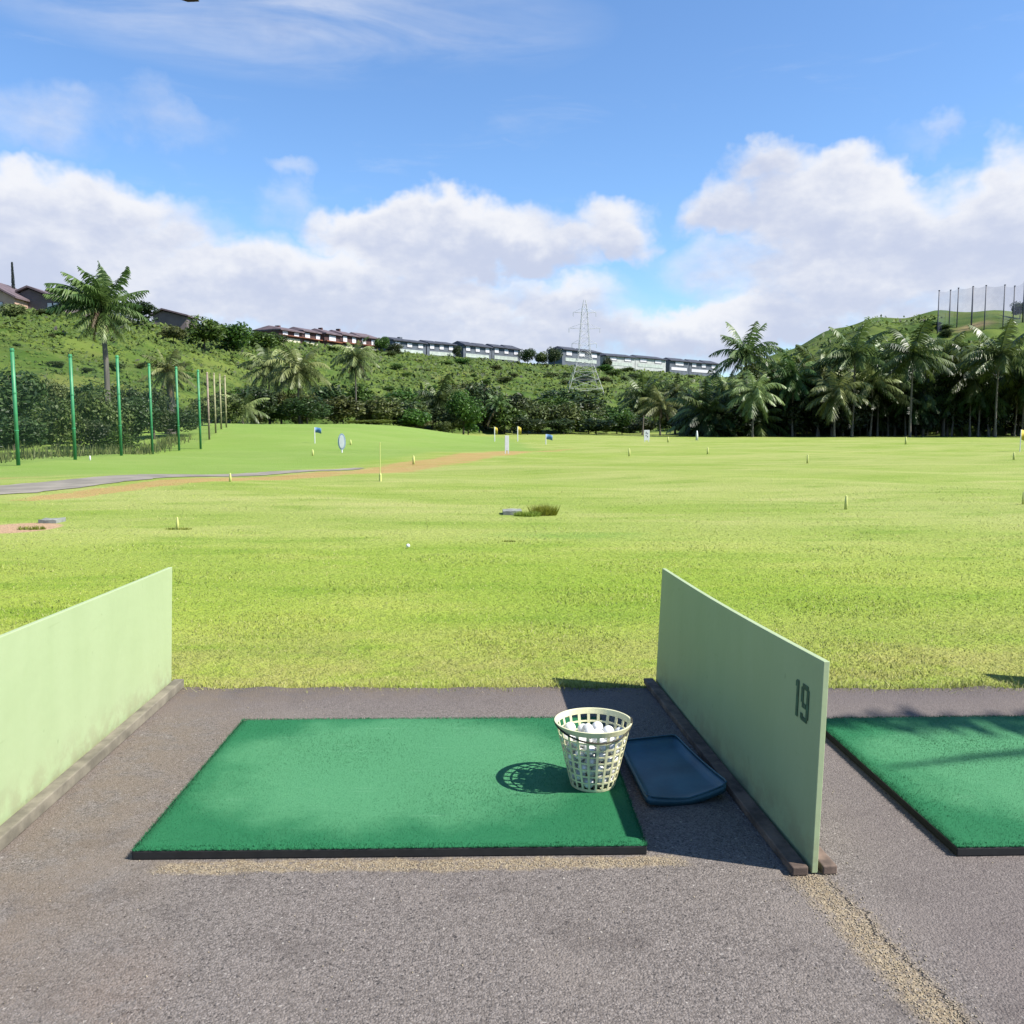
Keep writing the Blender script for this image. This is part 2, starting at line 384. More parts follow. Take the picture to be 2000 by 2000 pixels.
    lx = t.math('ADD', lx, t.math('MULTIPLY', t.math('SUBTRACT', wob, .5), .10))
    off = t.math('SUBTRACT', x, lx)
    s2 = t.sm(t.math('ADD', t.math('ABSOLUTE', off), t.math('MULTIPLY', t.math('SUBTRACT', n2, .5), .06)), .085, .02)
    s2 = t.math('MULTIPLY', s2, t.sm(y, 2.52, 2.44))
    sand = t.math('MULTIPLY', t.math('MAXIMUM', s1, s2), t.sm(t.noise(p, 55, 3, .7), .28, .55))
    sc = t.mix(t.sm(t.xyz(t.voro(p, 160, out='Color'))[1], .0, 1), (.22, .155, .075), (.50, .40, .24))
    c = t.mix(t.math('MULTIPLY', sand, .62), c, sc)
    wob2 = t.noise(t.scale(p, (0, 1, 0)), 14, 4, .75)
    ck = t.math('ABSOLUTE', t.math('SUBTRACT', off, t.math('ADD', .045, t.math('MULTIPLY', t.math('SUBTRACT', wob2, .5), .10))))
    crack = t.math('MULTIPLY', t.sm(ck, .006, .001), t.math('MULTIPLY', t.sm(y, 2.46, 2.40), t.sm(t.noise(p, 12, 2), .36, .5)))
    c = t.mix(t.math('MULTIPLY', crack, .7), c, (.03, .022, .015))
    t.put(b.inputs['Base Color'], c); b.inputs['Roughness'].default_value = .88; b.inputs['Specular IOR Level'].default_value = .25
    h = t.math('ADD', t.math('MULTIPLY', vd, -1.2), t.math('MULTIPLY', n3, .8)); h = t.math('ADD', h, t.math('MULTIPLY', crack, -3)); h = t.math('ADD', h, t.math('MULTIPLY', n4, .6))
    t.put(b.inputs['Normal'], t.bump(h, .6, .005)); return m
def mat_turfmat():
    m, t, b = newmat('green_nylon_turf')
    o = t.obj(); x, y, z = t.xyz(o)
    n = t.noise(o, 320, 3, .75); n2 = t.noise(o, 4.0, 4, .65); n3 = t.noise(o, 60, 3, .7)
    ex = t.math('POWER', t.math('ABSOLUTE', t.math('DIVIDE', t.math('ADD', x, .05), .80)), 2.6); ey = t.math('POWER', t.math('ABSOLUTE', t.math('DIVIDE', t.math('SUBTRACT', y, .05), .62)), 2.4)
    worn = t.sm(t.math('ADD', t.math('ADD', ex, ey), t.math('MULTIPLY', t.math('SUBTRACT', n2, .5), 1.1)), 1.0, .25)
    c = t.mix(worn, (.022, .178, .068), (.095, .315, .142))
    c = t.mix(t.math('MULTIPLY', t.sm(n, .45, .70), .55), c, (.010, .150, .060))
    c = t.mix(t.math('MULTIPLY', t.sm(n, .42, .28), .45), c, (.18, .44, .26))
    c = t.mix(t.math('MULTIPLY', t.sm(n3, .6, .75), .35), c, (.015, .17, .07))
    stk = t.noise(t.scale(o, (2.2, 34, 1)), 1, 4, .7)
    c = t.mix(t.math('MULTIPLY', t.math('MULTIPLY', t.sm(stk, .58, .76), worn), .5), c, (.20, .42, .25))
    c = t.mix(t.math('MULTIPLY', t.math('MULTIPLY', t.sm(t.noise(o, 14, 4, .75), .62, .76), t.sm(y, .1, -.5)), .45), c, (.012, .11, .05))
    t.put(b.inputs['Base Color'], c); b.inputs['Roughness'].default_value = .85; b.inputs['Specular IOR Level'].default_value = .2
    t.put(b.inputs['Normal'], t.bump(t.math('ADD', n, t.math('MULTIPLY', n3, .5)), .7, .006)); return m
def mat_panel():
    m, t, b = newmat('pale_green_paint')
    p = t.obj(); st = t.noise(t.scale(p, (2, 2, .6)), 3, 4, .6); sp = t.noise(p, 26, 3, .7)
    c = t.mix(t.sm(st, .3, .7), (.410, .500, .265), (.435, .525, .285))
    c = t.mix(t.math('MULTIPLY', t.sm(sp, .68, .78), .35), c, (.25, .33, .14))
    sv = t.voro(t.vmath('ADD', p, t.vmath('MULTIPLY', t.noise(p, 20, 2, .5, col=True), (.05, .05, .05))), 7)
    c = t.mix(t.math('MULTIPLY', t.sm(sv, .085, .03), .35), c, (.18, .24, .12))
    sk = t.noise(t.scale(p, (2.5, 2.5, 30)), 1, 3, .7)
    c = t.mix(t.math('MULTIPLY', t.sm(sk, .66, .78), .30), c, (.30, .37, .18))
    z = t.xyz(t.pos())[2]
    c = t.mix(t.math('MULTIPLY', t.math('MULTIPLY', t.sm(z, .20, .05), t.sm(t.noise(p, 11, 4, .7), .38, .62)), .45), c, (.30, .27, .16))
    t.put(b.inputs['Base Color'], c); b.inputs['Roughness'].default_value = .55
    t.put(b.inputs['Normal'], t.bump(t.noise(p, 9, 3), .12, .02)); return m
def mat_net(name, col, op):
    m, t, b = newmat(name)
    b.inputs['Base Color'].default_value = (*col, 1); b.inputs['Roughness'].default_value = .8
    tp = t.node('ShaderNodeBsdfTransparent'); mx = t.node('ShaderNodeMixShader')
    t.put(mx.inputs[0], t.lin(t.noise(t.pos(), 1.2, 3), .3, .7, op * .8, op * 1.2))
    t.l.new(tp.outputs[0], mx.inputs[1]); t.l.new(b.outputs[0], mx.inputs[2]); t.l.new(mx.outputs[0], t.n['Material Output'].inputs[0]); return m

M_GROUND, M_BLADE, M_ASPH, M_TURF, M_PANEL = mat_ground(), mat_blade(), mat_asphalt(), mat_turfmat(), mat_panel()
M_RUB = simple('black_rubber', (.008, .008, .008), .85, .3, 30)
M_WOOD = simple('weathered_board', (.17, .115, .085), .85, .35, 14, bump=.5, bscale=45)
M_WOODL = simple('grey_board', (.21, .185, .135), .85, .25, 10, bump=.4, bscale=45)
M_NUM = simple('dark_green_stencil', (.025, .105, .060), .6, .2, 40)
M_TRAY = simple('teal_rubber', (.034, .115, .155), .5, .18, 6, bump=.15, bscale=60)
M_BASKET = simple('cream_plastic', (.82, .79, .48), .38, .08, 20)
M_BALL = simple('golf_ball_white', (.92, .92, .90), .35, .05, 30)
M_BALLG = simple('golf_ball_scuffed', (.74, .74, .72), .5, .12, 40)
M_CORD = simple('dark_olive_cord', (.035, .030, .012), .7, .2, 30)
M_GPOLE = simple('green_paint_pole', (.045, .27, .105), .5, .15, 2)
M_BPOLE = simple('pinkish_tan_pole', (.33, .25, .19), .7, .2, 2)
M_TPOLE = simple('olive_tan_pole', (.34, .32, .17), .7, .2, 2)
M_PATH = simple('pale_grey_paving', (.265, .235, .185), .9, .18, 1.2, bump=.4, bscale=14)
M_YEL = simple('yellow_white_plastic', (.62, .64, .20), .5, .06, 10)
M_WHITE = simple('white_paint', (.78, .79, .78), .5, .05, 6)
M_BLUE = simple('blue_cloth', (.09, .22, .42), .7, .12, 10)
M_YFLAG = simple('yellow_cloth', (.55, .43, .03), .7, .1, 10)
M_STONE = simple('pale_concrete', (.25, .26, .23), .9, .2, 9, bump=.5, bscale=30)
M_BARK = simple('grey_brown_bark', (.12, .10, .075), .9, .3, 6, bump=.6, bscale=14)
M_PTRUNK = simple('palm_trunk', (.15, .132, .11), .9, .3, 5, bump=.6, bscale=10)
M_STEEL = simple('galvanised_steel', (.60, .61, .58), .6, .1, 2)
M_STEELD = simple('dark_steel', (.11, .11, .14), .6, .1, 2)
M_NETL = mat_net('green_netting', (.02, .06, .03), .08); M_NETR = mat_net('grey_blue_netting', (.06, .07, .12), .22)
L_PALM = mat_leaf('palm_leaf', (.022, .055, .012), (.140, .205, .056), .25, .42)
L_PALMD = mat_leaf('palm_leaf_deep', (.014, .032, .009), (.085, .120, .036), .22, .42)
L_PALMB = mat_leaf('palm_leaf_pale', (.065, .105, .026), (.33, .39, .145), .28, .42)
L_SHADE = mat_leaf('dark_leaf_shaded', (.008, .017, .005), (.032, .055, .014), .15, .5)  # darker copy of the dark leaf, deep grove shade put into its colour
L_DRY = mat_leaf('dry_palm_leaf', (.08, .055, .025), (.26, .21, .09), .25, .6)
L_DARK = mat_leaf('dark_leaf', (.016, .036, .010), (.070, .110, .026), .2, .5)
L_OLIVE = mat_leaf('olive_leaf', (.042, .064, .015), (.140, .170, .042), .25, .55)
L_BRIGHT = mat_leaf('bright_leaf', (.035, .085, .010), (.115, .205, .030), .3, .5)
L_LIME = mat_leaf('lime_leaf', (.10, .18, .015), (.26, .36, .05), .35, .5)
L_PALE = mat_leaf('pale_leaf', (.07, .10, .03), (.24, .27, .09), .3, .5)
L_HILL = mat_leaf('hill_cover_leaf', (.056, .110, .014), (.132, .194, .033), .15, .6, .12, .65)

# ------------------------------------------------------------------ ground
def build_ground():
    ys = np.concatenate([np.linspace(-40, 3, 12), np.linspace(3.2, 4.6, 12), np.arange(4.75, 14, .12), np.arange(14, 60, .30), np.geomspace(60.3, 520, 230), np.array([560, 640, 800, 1200, 2500])])
    q = np.linspace(-1, 1, 381); us = .75 * q + .95 * np.sign(q) * np.abs(q) ** 5
    wy = np.sqrt(ys ** 2 + 10 ** 2)
    X = us[None, :] * wy[:, None]; Y = np.repeat(ys[:, None], len(us), 1)
    Z = terrain(X, Y)
    Z = np.where(Y < 4.75, -.02, Z - .02 * (1 - sstep((Y - 4.7) / .6)))
    px = 925 + 1700 * X / np.maximum(Y, 18)
    rf = np.interp(px, RA[:, 0], RA[:, 3])
    hill = sstep((Y - (rf - 4)) / 10); hill = np.maximum(hill, sstep((Y - 106) / 8) * sstep((px - 1290) / 60))
    hill = hill * sstep((Y - 34) / 6)
    # bare red earth beside the path
    PL = np.array([(-14, 11.6), (-8.1, 15.8), (-6.7, 19.7), (-5.2, 22.6), (-3.9, 25.8), (-2.6, 30.8), (-.7, 36.5), (1.5, 44), (6, 50)])
    cxs = np.interp(Y, PL[:, 1], PL[:, 0])
    dd = X - cxs
    wd = np.interp(Y, [14, 17, 20, 25, 30, 36, 44, 50], [.2, .6, .8, 1.1, 1.4, 1.2, 1.2, .6])
    dirt = (1 - sstep((np.abs(dd - .35 * wd) - wd * .5) / (wd * 1.1))) * sstep((Y - 14.5) / 2) * (1 - sstep((Y - 46) / 5))
    d2 = np.exp(-(((X + 12.5) / 2.5) ** 2 + ((Y - 22.6) / .9) ** 2)) * .75
    dirt = np.maximum(dirt * .95, d2)
    soil = sstep((1.0 - ((X + 6.05) / .62) ** 2 - ((Y - 11.75) / .75) ** 2) / .6)
    hs = np.exp(-(((X - 95) / 7) ** 2 + ((Y - 164) / 3) ** 2)) * .62
    soil = np.maximum(soil, hs)
    lush = sstep((dd * -1 - 0.8) / 3) * sstep((Y - 19) / 6) * (1 - sstep((Y - 90) / 30)); lush = np.maximum(lush * .9, np.exp(-(((X - 1.2) / 1.6) ** 2 + ((Y - 10.6) / .5) ** 2)) * .55)
    nr, nc = X.shape; V = np.stack([X, Y, Z], -1).reshape(-1, 3)
    i = np.arange(nr - 1)[:, None] * nc + np.arange(nc - 1)[None, :]
    F = np.stack([i, i + 1, i + nc + 1, i + nc], -1).reshape(-1, 4)
    me = mesh_np('ground', V, F, M_GROUND, True, {'hill': ('POINT', hill.ravel()), 'dirt': ('POINT', dirt.ravel()), 'soil': ('POINT', soil.ravel()), 'lush': ('POINT', lush.ravel())})
    o = bpy.data.objects.new('ground', me); link(o); tag(o, 'grassy driving range field rising to green hillsides', 'ground', kind='structure')
build_ground()

# asphalt apron of the tee line
def build_apron():
    n = 160; xs = np.linspace(-9, 9, n)
    yf = 4.42 - .045 * xs + .008 * np.sin(xs * 5.3) + .008 * np.sin(xs * 17 + 1) + rng.normal(0, .010, n)
    V = []; F = []
    rows = [-6, 0, 2, 3, 4]
    for j in range(len(rows) + 2):
        for k in range(n):
            y = rows[j] if j < len(rows) else yf[k] - (0.02 if j == len(rows) else 0)
            z = 0 if j <= len(rows) else -.03
            V.append((xs[k], y, z))
    nr = len(rows) + 2
    i = np.arange(nr - 1)[:, None] * n + np.arange(n - 1)[None, :]
    F = np.stack([i, i + 1, i + n + 1, i + n], -1).reshape(-1, 4)
    o = bpy.data.objects.new('pavement', mesh_np('pavement', V, F, M_ASPH)); link(o)
    tag(o, 'worn grey asphalt pavement of the tee line', 'pavement', kind='structure'); return yf, xs
YF, XS = build_apron()

# path
def build_path():
    A = [(-34, 9.5), (-17, 12.4), (-12, 14.9), (-9.6, 17.8), (-8.0, 21.5), (-6.4, 24.6), (-5.0, 27.5), (-3.9, 30.8)]
    W = [2.6, 2.6, 2.6, 2.4, 2.1, 1.6, 1.1, .5]
    A = np.array(A, float); s = np.concatenate([[0], np.cumsum(np.hypot(*np.diff(A, axis=0).T))])
    q = np.linspace(0, s[-1], 180); cx = np.interp(q, s, A[:, 0]); cyy = np.interp(q, s, A[:, 1]); ww = np.interp(q, s, W)
    k = np.ones(9) / 9; pad = lambda a: np.convolve(np.pad(a, 4, 'edge'), k, 'valid'); cx, cyy = pad(cx), pad(cyy)
    tx, ty = np.gradient(cx), np.gradient(cyy); L = np.hypot(tx, ty); nx, ny = -ty / L, tx / L
    V = []; m = 7
    jit = [rng.normal(0, .06, len(q)) for _ in range(2)]
    for i in range(len(q)):
        for j in range(m):
            a = (j / (m - 1) - .5) * ww[i] + (jit[0][i] if j == 0 else jit[1][i] if j == m - 1 else 0)
            x, y = cx[i] + nx[i] * a, cyy[i] + ny[i] * a
            V.append((x, y, tz(x, y) + .012))
    i = np.arange(len(q) - 1)[:, None] * m + np.arange(m - 1)[None, :]
    F = np.stack([i, i + 1, i + m + 1, i + m], -1).reshape(-1, 4)
    o = bpy.data.objects.new('path', mesh_np('path', V, F, M_PATH, True)); link(o); tag(o, 'pale grey path curving across the left of the field', 'path', kind='structure')
build_path()

# ------------------------------------------------------------------ grass (stuff)
def blades(pts, h, wd, name, label, mat=M_BLADE, lean=.5, cat='grass', tint=None):
    n = len(pts); a = rng.uniform(0, 2 * np.pi, n); dx, dy = np.cos(a), np.sin(a)
    la = rng.uniform(0, 2 * np.pi, n); ln = np.abs(rng.normal(0, lean, n)) * h
    b0 = pts + np.stack([-dx * wd, -dy * wd, np.zeros(n)], 1); b1 = pts + np.stack([dx * wd, dy * wd, np.zeros(n)], 1)
    tip = pts + np.stack([np.cos(la) * ln, np.sin(la) * ln, h], 1)
    V = np.stack([b0, b1, tip], 1).reshape(-1, 3); F = np.arange(3 * n).reshape(-1, 3)
    me = mesh_np(name, V, F, mat, False, {'tint': ('FACE', rng.uniform(0, 1, n) if tint is None else tint)})
    o = bpy.data.objects.new(name, me); link(o); return tag(o, label, cat, kind='stuff')
def lawn():
    N = 300000
    y = 4.36 * (19 / 4.36) ** rng.uniform(0, 1, N) ** 1.25
    u = rng.uniform(-.62, .70, N); x = u * y + rng.normal(0, .02, N)
    yf = np.interp(x, XS, YF)
    # ragged front edge: tufts reach over the asphalt, with thin places
    cl = .5 + .5 * np.sin(x * 5.1 + np.sin(x * 2.3) * 2) * np.sin(x * 1.7 + 1)
    pd = x - np.interp(y, [8, 11.5, 13.2, 15.8, 19.7, 22], [-40, -16, -11, -8.4, -7.1, -5.6])
    keep = (y > yf - .05 * cl) & (pd > .2) & (((x + 6.05) / .6) ** 2 + ((y - 11.75) / .72) ** 2 > 1) & (rng.uniform(0, 1, N) < 1 - .85 * sstep((y - 5.5) / 7)) & (rng.uniform(0, 1, N) < np.clip((y - yf + .12) / .28, .12, 1))
    x, y = x[keep], y[keep]; z = terrain(x, y) - .02 * (1 - sstep((y - 4.7) / .6)) - .002
    k = np.clip(y / 5, 1, 3.2)
    h = rng.uniform(.005, .016, len(x)) * (1 + .15 * (k - 1)) * (1 + .6 * (np.sin(x * 2.1 + y * 1.3) * np.sin(y * 2.7 - x) > .35))
    wd = rng.uniform(.0016, .0034, len(x)) * k
    tint = rng.uniform(0, 1, len(x)); tint = np.where(y < np.interp(x, XS, YF) + .25, np.clip(tint + .12, 0, 1), tint)
    blades(np.stack([x, y, z], 1), h, wd, 'grass', 'short sunlit lime green grass of the range', lean=1.1, tint=tint)
lawn()
def fringe():
    n = 9000; x = rng.uniform(-3.2, 3.6, n); cl = .5 + .5 * np.sin(x * 9.1 + np.sin(x * 3.7) * 3) * np.sin(x * 4.3)
    y = np.interp(x, XS, YF) + rng.normal(.015, .035, n) - .05 * cl * rng.uniform(0, 1, n) ** 2
    blades(np.stack([x, y, np.full(n, -.012)], 1), rng.uniform(.012, .05, n) * (.6 + .6 * cl), rng.uniform(.0016, .003, n), 'grass', 'ragged grass creeping over the asphalt edge', lean=.9, tint=np.clip(rng.uniform(.1, 1.05, n), 0, 1))
fringe()

M_GRIT = simple('tan_grit', (.40, .33, .23), .9, .4, 300)
def grit():
    P = []
    n = 1500; y = 1.75 + .72 * rng.uniform(0, 1, n); P.append(np.stack([1.0 + (2.45 - y) * .11 + rng.normal(0, .045, n), y], 1))
    n = 900; x = rng.uniform(-.98, .66, n); P.append(np.stack([x, 2.585 - x * .016 - np.abs(rng.normal(0, .025, n))], 1))
    n = 900; x = rng.uniform(-2.4, 3, n); P.append(np.stack([x, 4.36 - .045 * x - np.abs(rng.normal(0, .05, n))], 1))
    n = 700; P.append(np.stack([rng.uniform(-1.6, 2, n), rng.uniform(1.7, 4.3, n)], 1))
    P = np.concatenate(P); n = len(P); r = rng.uniform(.0012, .0034, n)[:, None, None]
    o8 = np.array([(1, 0, 0), (0, 1, 0), (-1, 0, 0), (0, -1, 0), (0, 0, .8), (0, 0, -.8)]) ; f8 = np.array([(0, 1, 4), (1, 2, 4), (2, 3, 4), (3, 0, 4), (1, 0, 5), (2, 1, 5), (3, 2, 5), (0, 3, 5)])
    V = np.concatenate([P, np.full((n, 1), .0012)], 1)[:, None, :] + (o8 * 1.0)[None] * r * rng.uniform(.6, 1.3, (n, 6, 1))
    F = (np.arange(n)[:, None, None] * 6 + f8[None]).reshape(-1, 3)
    o = bpy.data.objects.new('grit', mesh_np('grit', V.reshape(-1, 3), F, M_GRIT)); link(o); tag(o, 'loose tan grit on the asphalt', 'grit', kind='stuff')
grit()
# ------------------------------------------------------------------ bay dividers
def divider(name_label, base_near, base_far, top_near, top_far, boards, number=False, sag=.007):
    bn, bf = Vector(base_near), Vector(base_far)
    o = empty('bay_divider', bn, name_label, 'divider', 'pale green bay dividers')
    L = bf - bn; n = Vector((L.y, -L.x, 0)).normalized(); th = .019
    V = []; N = 14; m = MB()
    for i in range(N + 1):
        t = i / N; pb = L * t; pt = (Vector(top_near) - bn) * (1 - t) + (Vector(top_far) - bn) * t
        bow = math.sin(math.pi * t) * .006; pt.z -= math.sin(math.pi * t) * sag
        pb = pb - n * bow; pt = pt - n * bow
        for s in (-.5, .5):
            V.append(pb + n * th * s + Vector((0, 0, .004))); V.append(pt + n * th * s)
    F = []
    for i in range(N):
        a = i * 4; b = a + 4
        F += [(a, b, b + 1, a + 1), (a + 2, a + 3, b + 3, b + 2), (a + 1, b + 1, b + 3, a + 3), (a, a + 2, b + 2, b)]
    F += [(0, 1, 3, 2), (N * 4, N * 4 + 2, N * 4 + 3, N * 4 + 1)]
    m.add(V, F); m.build('panel', M_PANEL, o, bevel=.002)
    ang = math.atan2(L.y, L.x); Mz = Matrix.Rotation(ang, 3, 'Z'); ln = L.length
    for (s, wdt, hh, mt) in boards:
        mm = MB(); c = L * .5 + n * s * (th / 2 + .013 + wdt / 2) + Vector((0, 0, hh / 2 + .001)); mm.box(c, (ln + .015, wdt, hh), Mz)
        mm.build('base_board', mt, o, bevel=.004)
    if number:
        def pt(t, z, d): # point on the -n face
            pbz = L * t; ptz = (Vector(top_near) - bn) * (1 - t) + (Vector(top_far) - bn) * t
            f = z / ptz.z; q = pbz * (1 - f) + ptz * f; q.z = z
            return q - n * (math.sin(math.pi * t) * .006 + th / 2 + d)
        mm = MB()
        def strip(a0, z0, a1, z1):
            vs = [pt(a, z, d) for d in (.0012, .0026) for a, z in ((a0, z0), (a1, z0), (a1, z1), (a0, z1))]
            mm.add(vs, [(0, 1, 2, 3), (7, 6, 5, 4), (0, 4, 5, 1), (1, 5, 6, 2), (2, 6, 7, 3), (3, 7, 4, 0)])
        # t runs away from the viewer, so glyphs read left to right with falling t
        def cell(t0, t1, z0, z1): strip(t1, z0, t0, z1)
        zt = .553; zb = .437
        def cell(t0, t1, z0, z1): strip(.042 + (t1 - .068) * .72, z0, .042 + (t0 - .068) * .72, z1)
        cell(.1335, .122, zb, zt); cell(.1385, .1335, zt - .022, zt - .004)
        a, b_ = .108, .068; e = .0115
        cell(a, a - e, zt - .060, zt - .012); cell(b_ + e, b_, zb + .012, zt - .012)
        cell(a - .006, b_ + .006, zt - .016, zt); cell(a - .006, b_ + e + .003, zt - .075, zt - .060)
        cell(a - .004, b_ + .006, zb, zb + .014); cell(a, a - e, zb + .004, zb + .022)
        mm.build('number', M_NUM, o)
    return o
rb_n, rb_f = G(1591, 1708), G(1284, 1335)
divider('pale green bay divider panel stencilled 19 between the two mats', rb_n, rb_f, AT(1615, 1292, rb_n.y), AT(1297, 1110, rb_f.y),
        [(-1, .050, .028, M_WOOD), (1, .045, .028, M_WOOD)], True)
lf = Vector((-1.575, 4.46, 0)); ln_ = Vector((-1.580, 2.50, 0))
divider('sunlit pale green bay divider panel left of the mat holding the basket', ln_, lf, (-1.555, 2.50, .672), (-1.547, 4.46, .632), [(1, .05, .045, M_WOODL), (-1, .05, .045, M_WOODL)], sag=.004)
divider('pale green bay divider panel beyond the right frame edge, only its shadow showing', (3.42, 2.45, 0), (3.35, 4.40, 0), (3.435, 2.45, .655), (3.375, 4.40, .612), [(1, .06, .036, M_WOOD), (-1, .06, .036, M_WOOD)])

# ------------------------------------------------------------------ hitting mats
def hitting_mat(cx, cyy, rz, label):
    o = empty('hitting_mat', (cx, cyy, .0), label, 'golf mat', 'green hitting mats in the bays', rz)
    W, Dp = 1.612, 1.215
    m = MB(); m.box((0, 0, .0145), (W, Dp, .027)); m.build('rubber_base', M_RUB, o, bevel=.003)
    nx, ny = 80, 60; xs = np.linspace(-W / 2 + .004, W / 2 - .004, nx); ys = np.linspace(-Dp / 2 + .004, Dp / 2 - .004, ny)
    X, Y = np.meshgrid(xs, ys); d = np.minimum(np.minimum(X - xs[0], xs[-1] - X), np.minimum(Y - ys[0], ys[-1] - Y))
    Z = .029 + .009 * np.clip(d / .012, 0, 1) + .0012 * np.sin(X * 5) * np.sin(Y * 7)
    i = np.arange(ny - 1)[:, None] * nx + np.arange(nx - 1)[None, :]
    F = np.stack([i, i + 1, i + nx + 1, i + nx], -1).reshape(-1, 4)
    # pile standing up along the rim and over the top
    me = mesh_np('turf', np.stack([X, Y, Z], -1).reshape(-1, 3), F, M_TURF, True)
    link(bpy.data.objects.new('turf', me), o)
    n = 60000; p = np.stack([rng.uniform(xs[0], xs[-1], n), rng.uniform(ys[0], ys[-1], n), np.full(n, .036)], 1)
    ne = 5000; s = rng.integers(0, 4, ne); q = rng.uniform(-1, 1, ne)
    pe = np.stack([np.where(s < 2, q * W / 2, np.where(s == 2, -W / 2, W / 2) * .997), np.where(s == 0, -Dp / 2 * .997, np.where(s == 1, Dp / 2 * .997, q * Dp / 2)), np.full(ne, .029)], 1)
    p = np.concatenate([p, pe]); n = len(p)
    a = rng.uniform(0, 2 * np.pi, n); wd = .0011; h = np.concatenate([rng.uniform(.003, .007, n - ne), rng.uniform(.006, .013, ne)])
    dv = np.stack([np.cos(a) * wd, np.sin(a) * wd, 0 * a], 1); la = rng.uniform(0, 2 * np.pi, n); l = h * .7
    V = np.stack([p - dv, p + dv, p + np.stack([np.cos(la) * l, np.sin(la) * l, h], 1)], 1).reshape(-1, 3)
    f_ = bpy.data.objects.new('pile', mesh_np('pile', V, np.arange(3 * n).reshape(-1, 3), M_TURF)); link(f_, o); f_['kind'] = 'stuff'
    return o
hitting_mat(-.251, 3.233, R(-1.3), 'worn green hitting mat with the ball basket standing on it')
hitting_mat(2.325, 3.15, R(-.7), 'dark shaded green hitting mat right of the divider stencilled 19')

# ------------------------------------------------------------------ ball tray
def ball_tray():
    c = [Vector((.605, 2.935, 0)), Vector((.912, 2.985, 0)), Vector((.838, 3.50, 0)), Vector((.592, 3.44, 0))]
    o = empty('ball_tray', (.74, 3.2, 0), 'teal blue rubber ball tray lying in the shade beside the basket', 'tray')
    n = 28; off = Vector((.74, 3.2, 0)); top = []; bot = []
    for j in range(n + 1):
        for i in range(n + 1):
            u, v = i / n, j / n
            # rounded corners
            uu, vv = u * 2 - 1, v * 2 - 1
            r = .055; k = max(abs(uu), abs(vv))
            if abs(uu) > 1 - r * 2 and abs(vv) > 1 - r * 2:
                ax = (abs(uu) - (1 - r * 2)) / (r * 2); ay = (abs(vv) - (1 - r * 2)) / (r * 2)
                hyp = math.hypot(ax, ay); sc = max(ax, ay) / hyp if hyp > 0 else 1
                uu = math.copysign(1 - r * 2 + ax * sc * r * 2, uu); vv = math.copysign(1 - r * 2 + ay * sc * r * 2, vv)
            u2, v2 = (uu + 1) / 2, (vv + 1) / 2
            p = c[0] * (1 - u2) * (1 - v2) + c[1] * u2 * (1 - v2) + c[2] * u2 * v2 + c[3] * (1 - u2) * v2
            d = min(u, 1 - u, v, 1 - v)
            rim = max(0, 1 - d / .10) ** 2
            z = .022 + .026 * rim * (0.35 + .65 * max(v, abs(uu))) + .022 * u * u * (1 - v) ** 2 + .014 * v * v
            z -= .010 * math.sin(math.pi * u) * max(0, 1 - v * 3)
            top.append(p - off + Vector((0, 0, z))); bot.append(p - off + Vector((0, 0, max(z - .014, .002) if d > 0.001 else max(z - .03, .002))))
    V = top + bot; N = (n + 1) ** 2; F = []
    for j in range(n):
        for i in range(n):
            a = j * (n + 1) + i; F += [(a, a + 1, a + n + 2, a + n + 1), (N + a, N + a + n + 1, N + a + n + 2, N + a + 1)]
    ring = [i for i in range(n + 1)] + [(j) * (n + 1) + n for j in range(1, n + 1)] + [n * (n + 1) + i for i in range(n - 1, -1, -1)] + [j * (n + 1) for j in range(n - 1, 0, -1)]
    for k in range(len(ring)):
        a, b = ring[k], ring[(k + 1) % len(ring)]; F.append((a, N + a, N + b, b))
    m = MB(); m.add(V, F); t = m.build('tray_pan', M_TRAY, o, smooth=True)
    m2 = MB(); m2.tube([top[i] + Vector((0, 0, .001)) for i in ring[::2]] + [top[ring[0]]], .0032, 6); m2.build('rolled_rim', M_TRAY, o, smooth=True)
ball_tray()

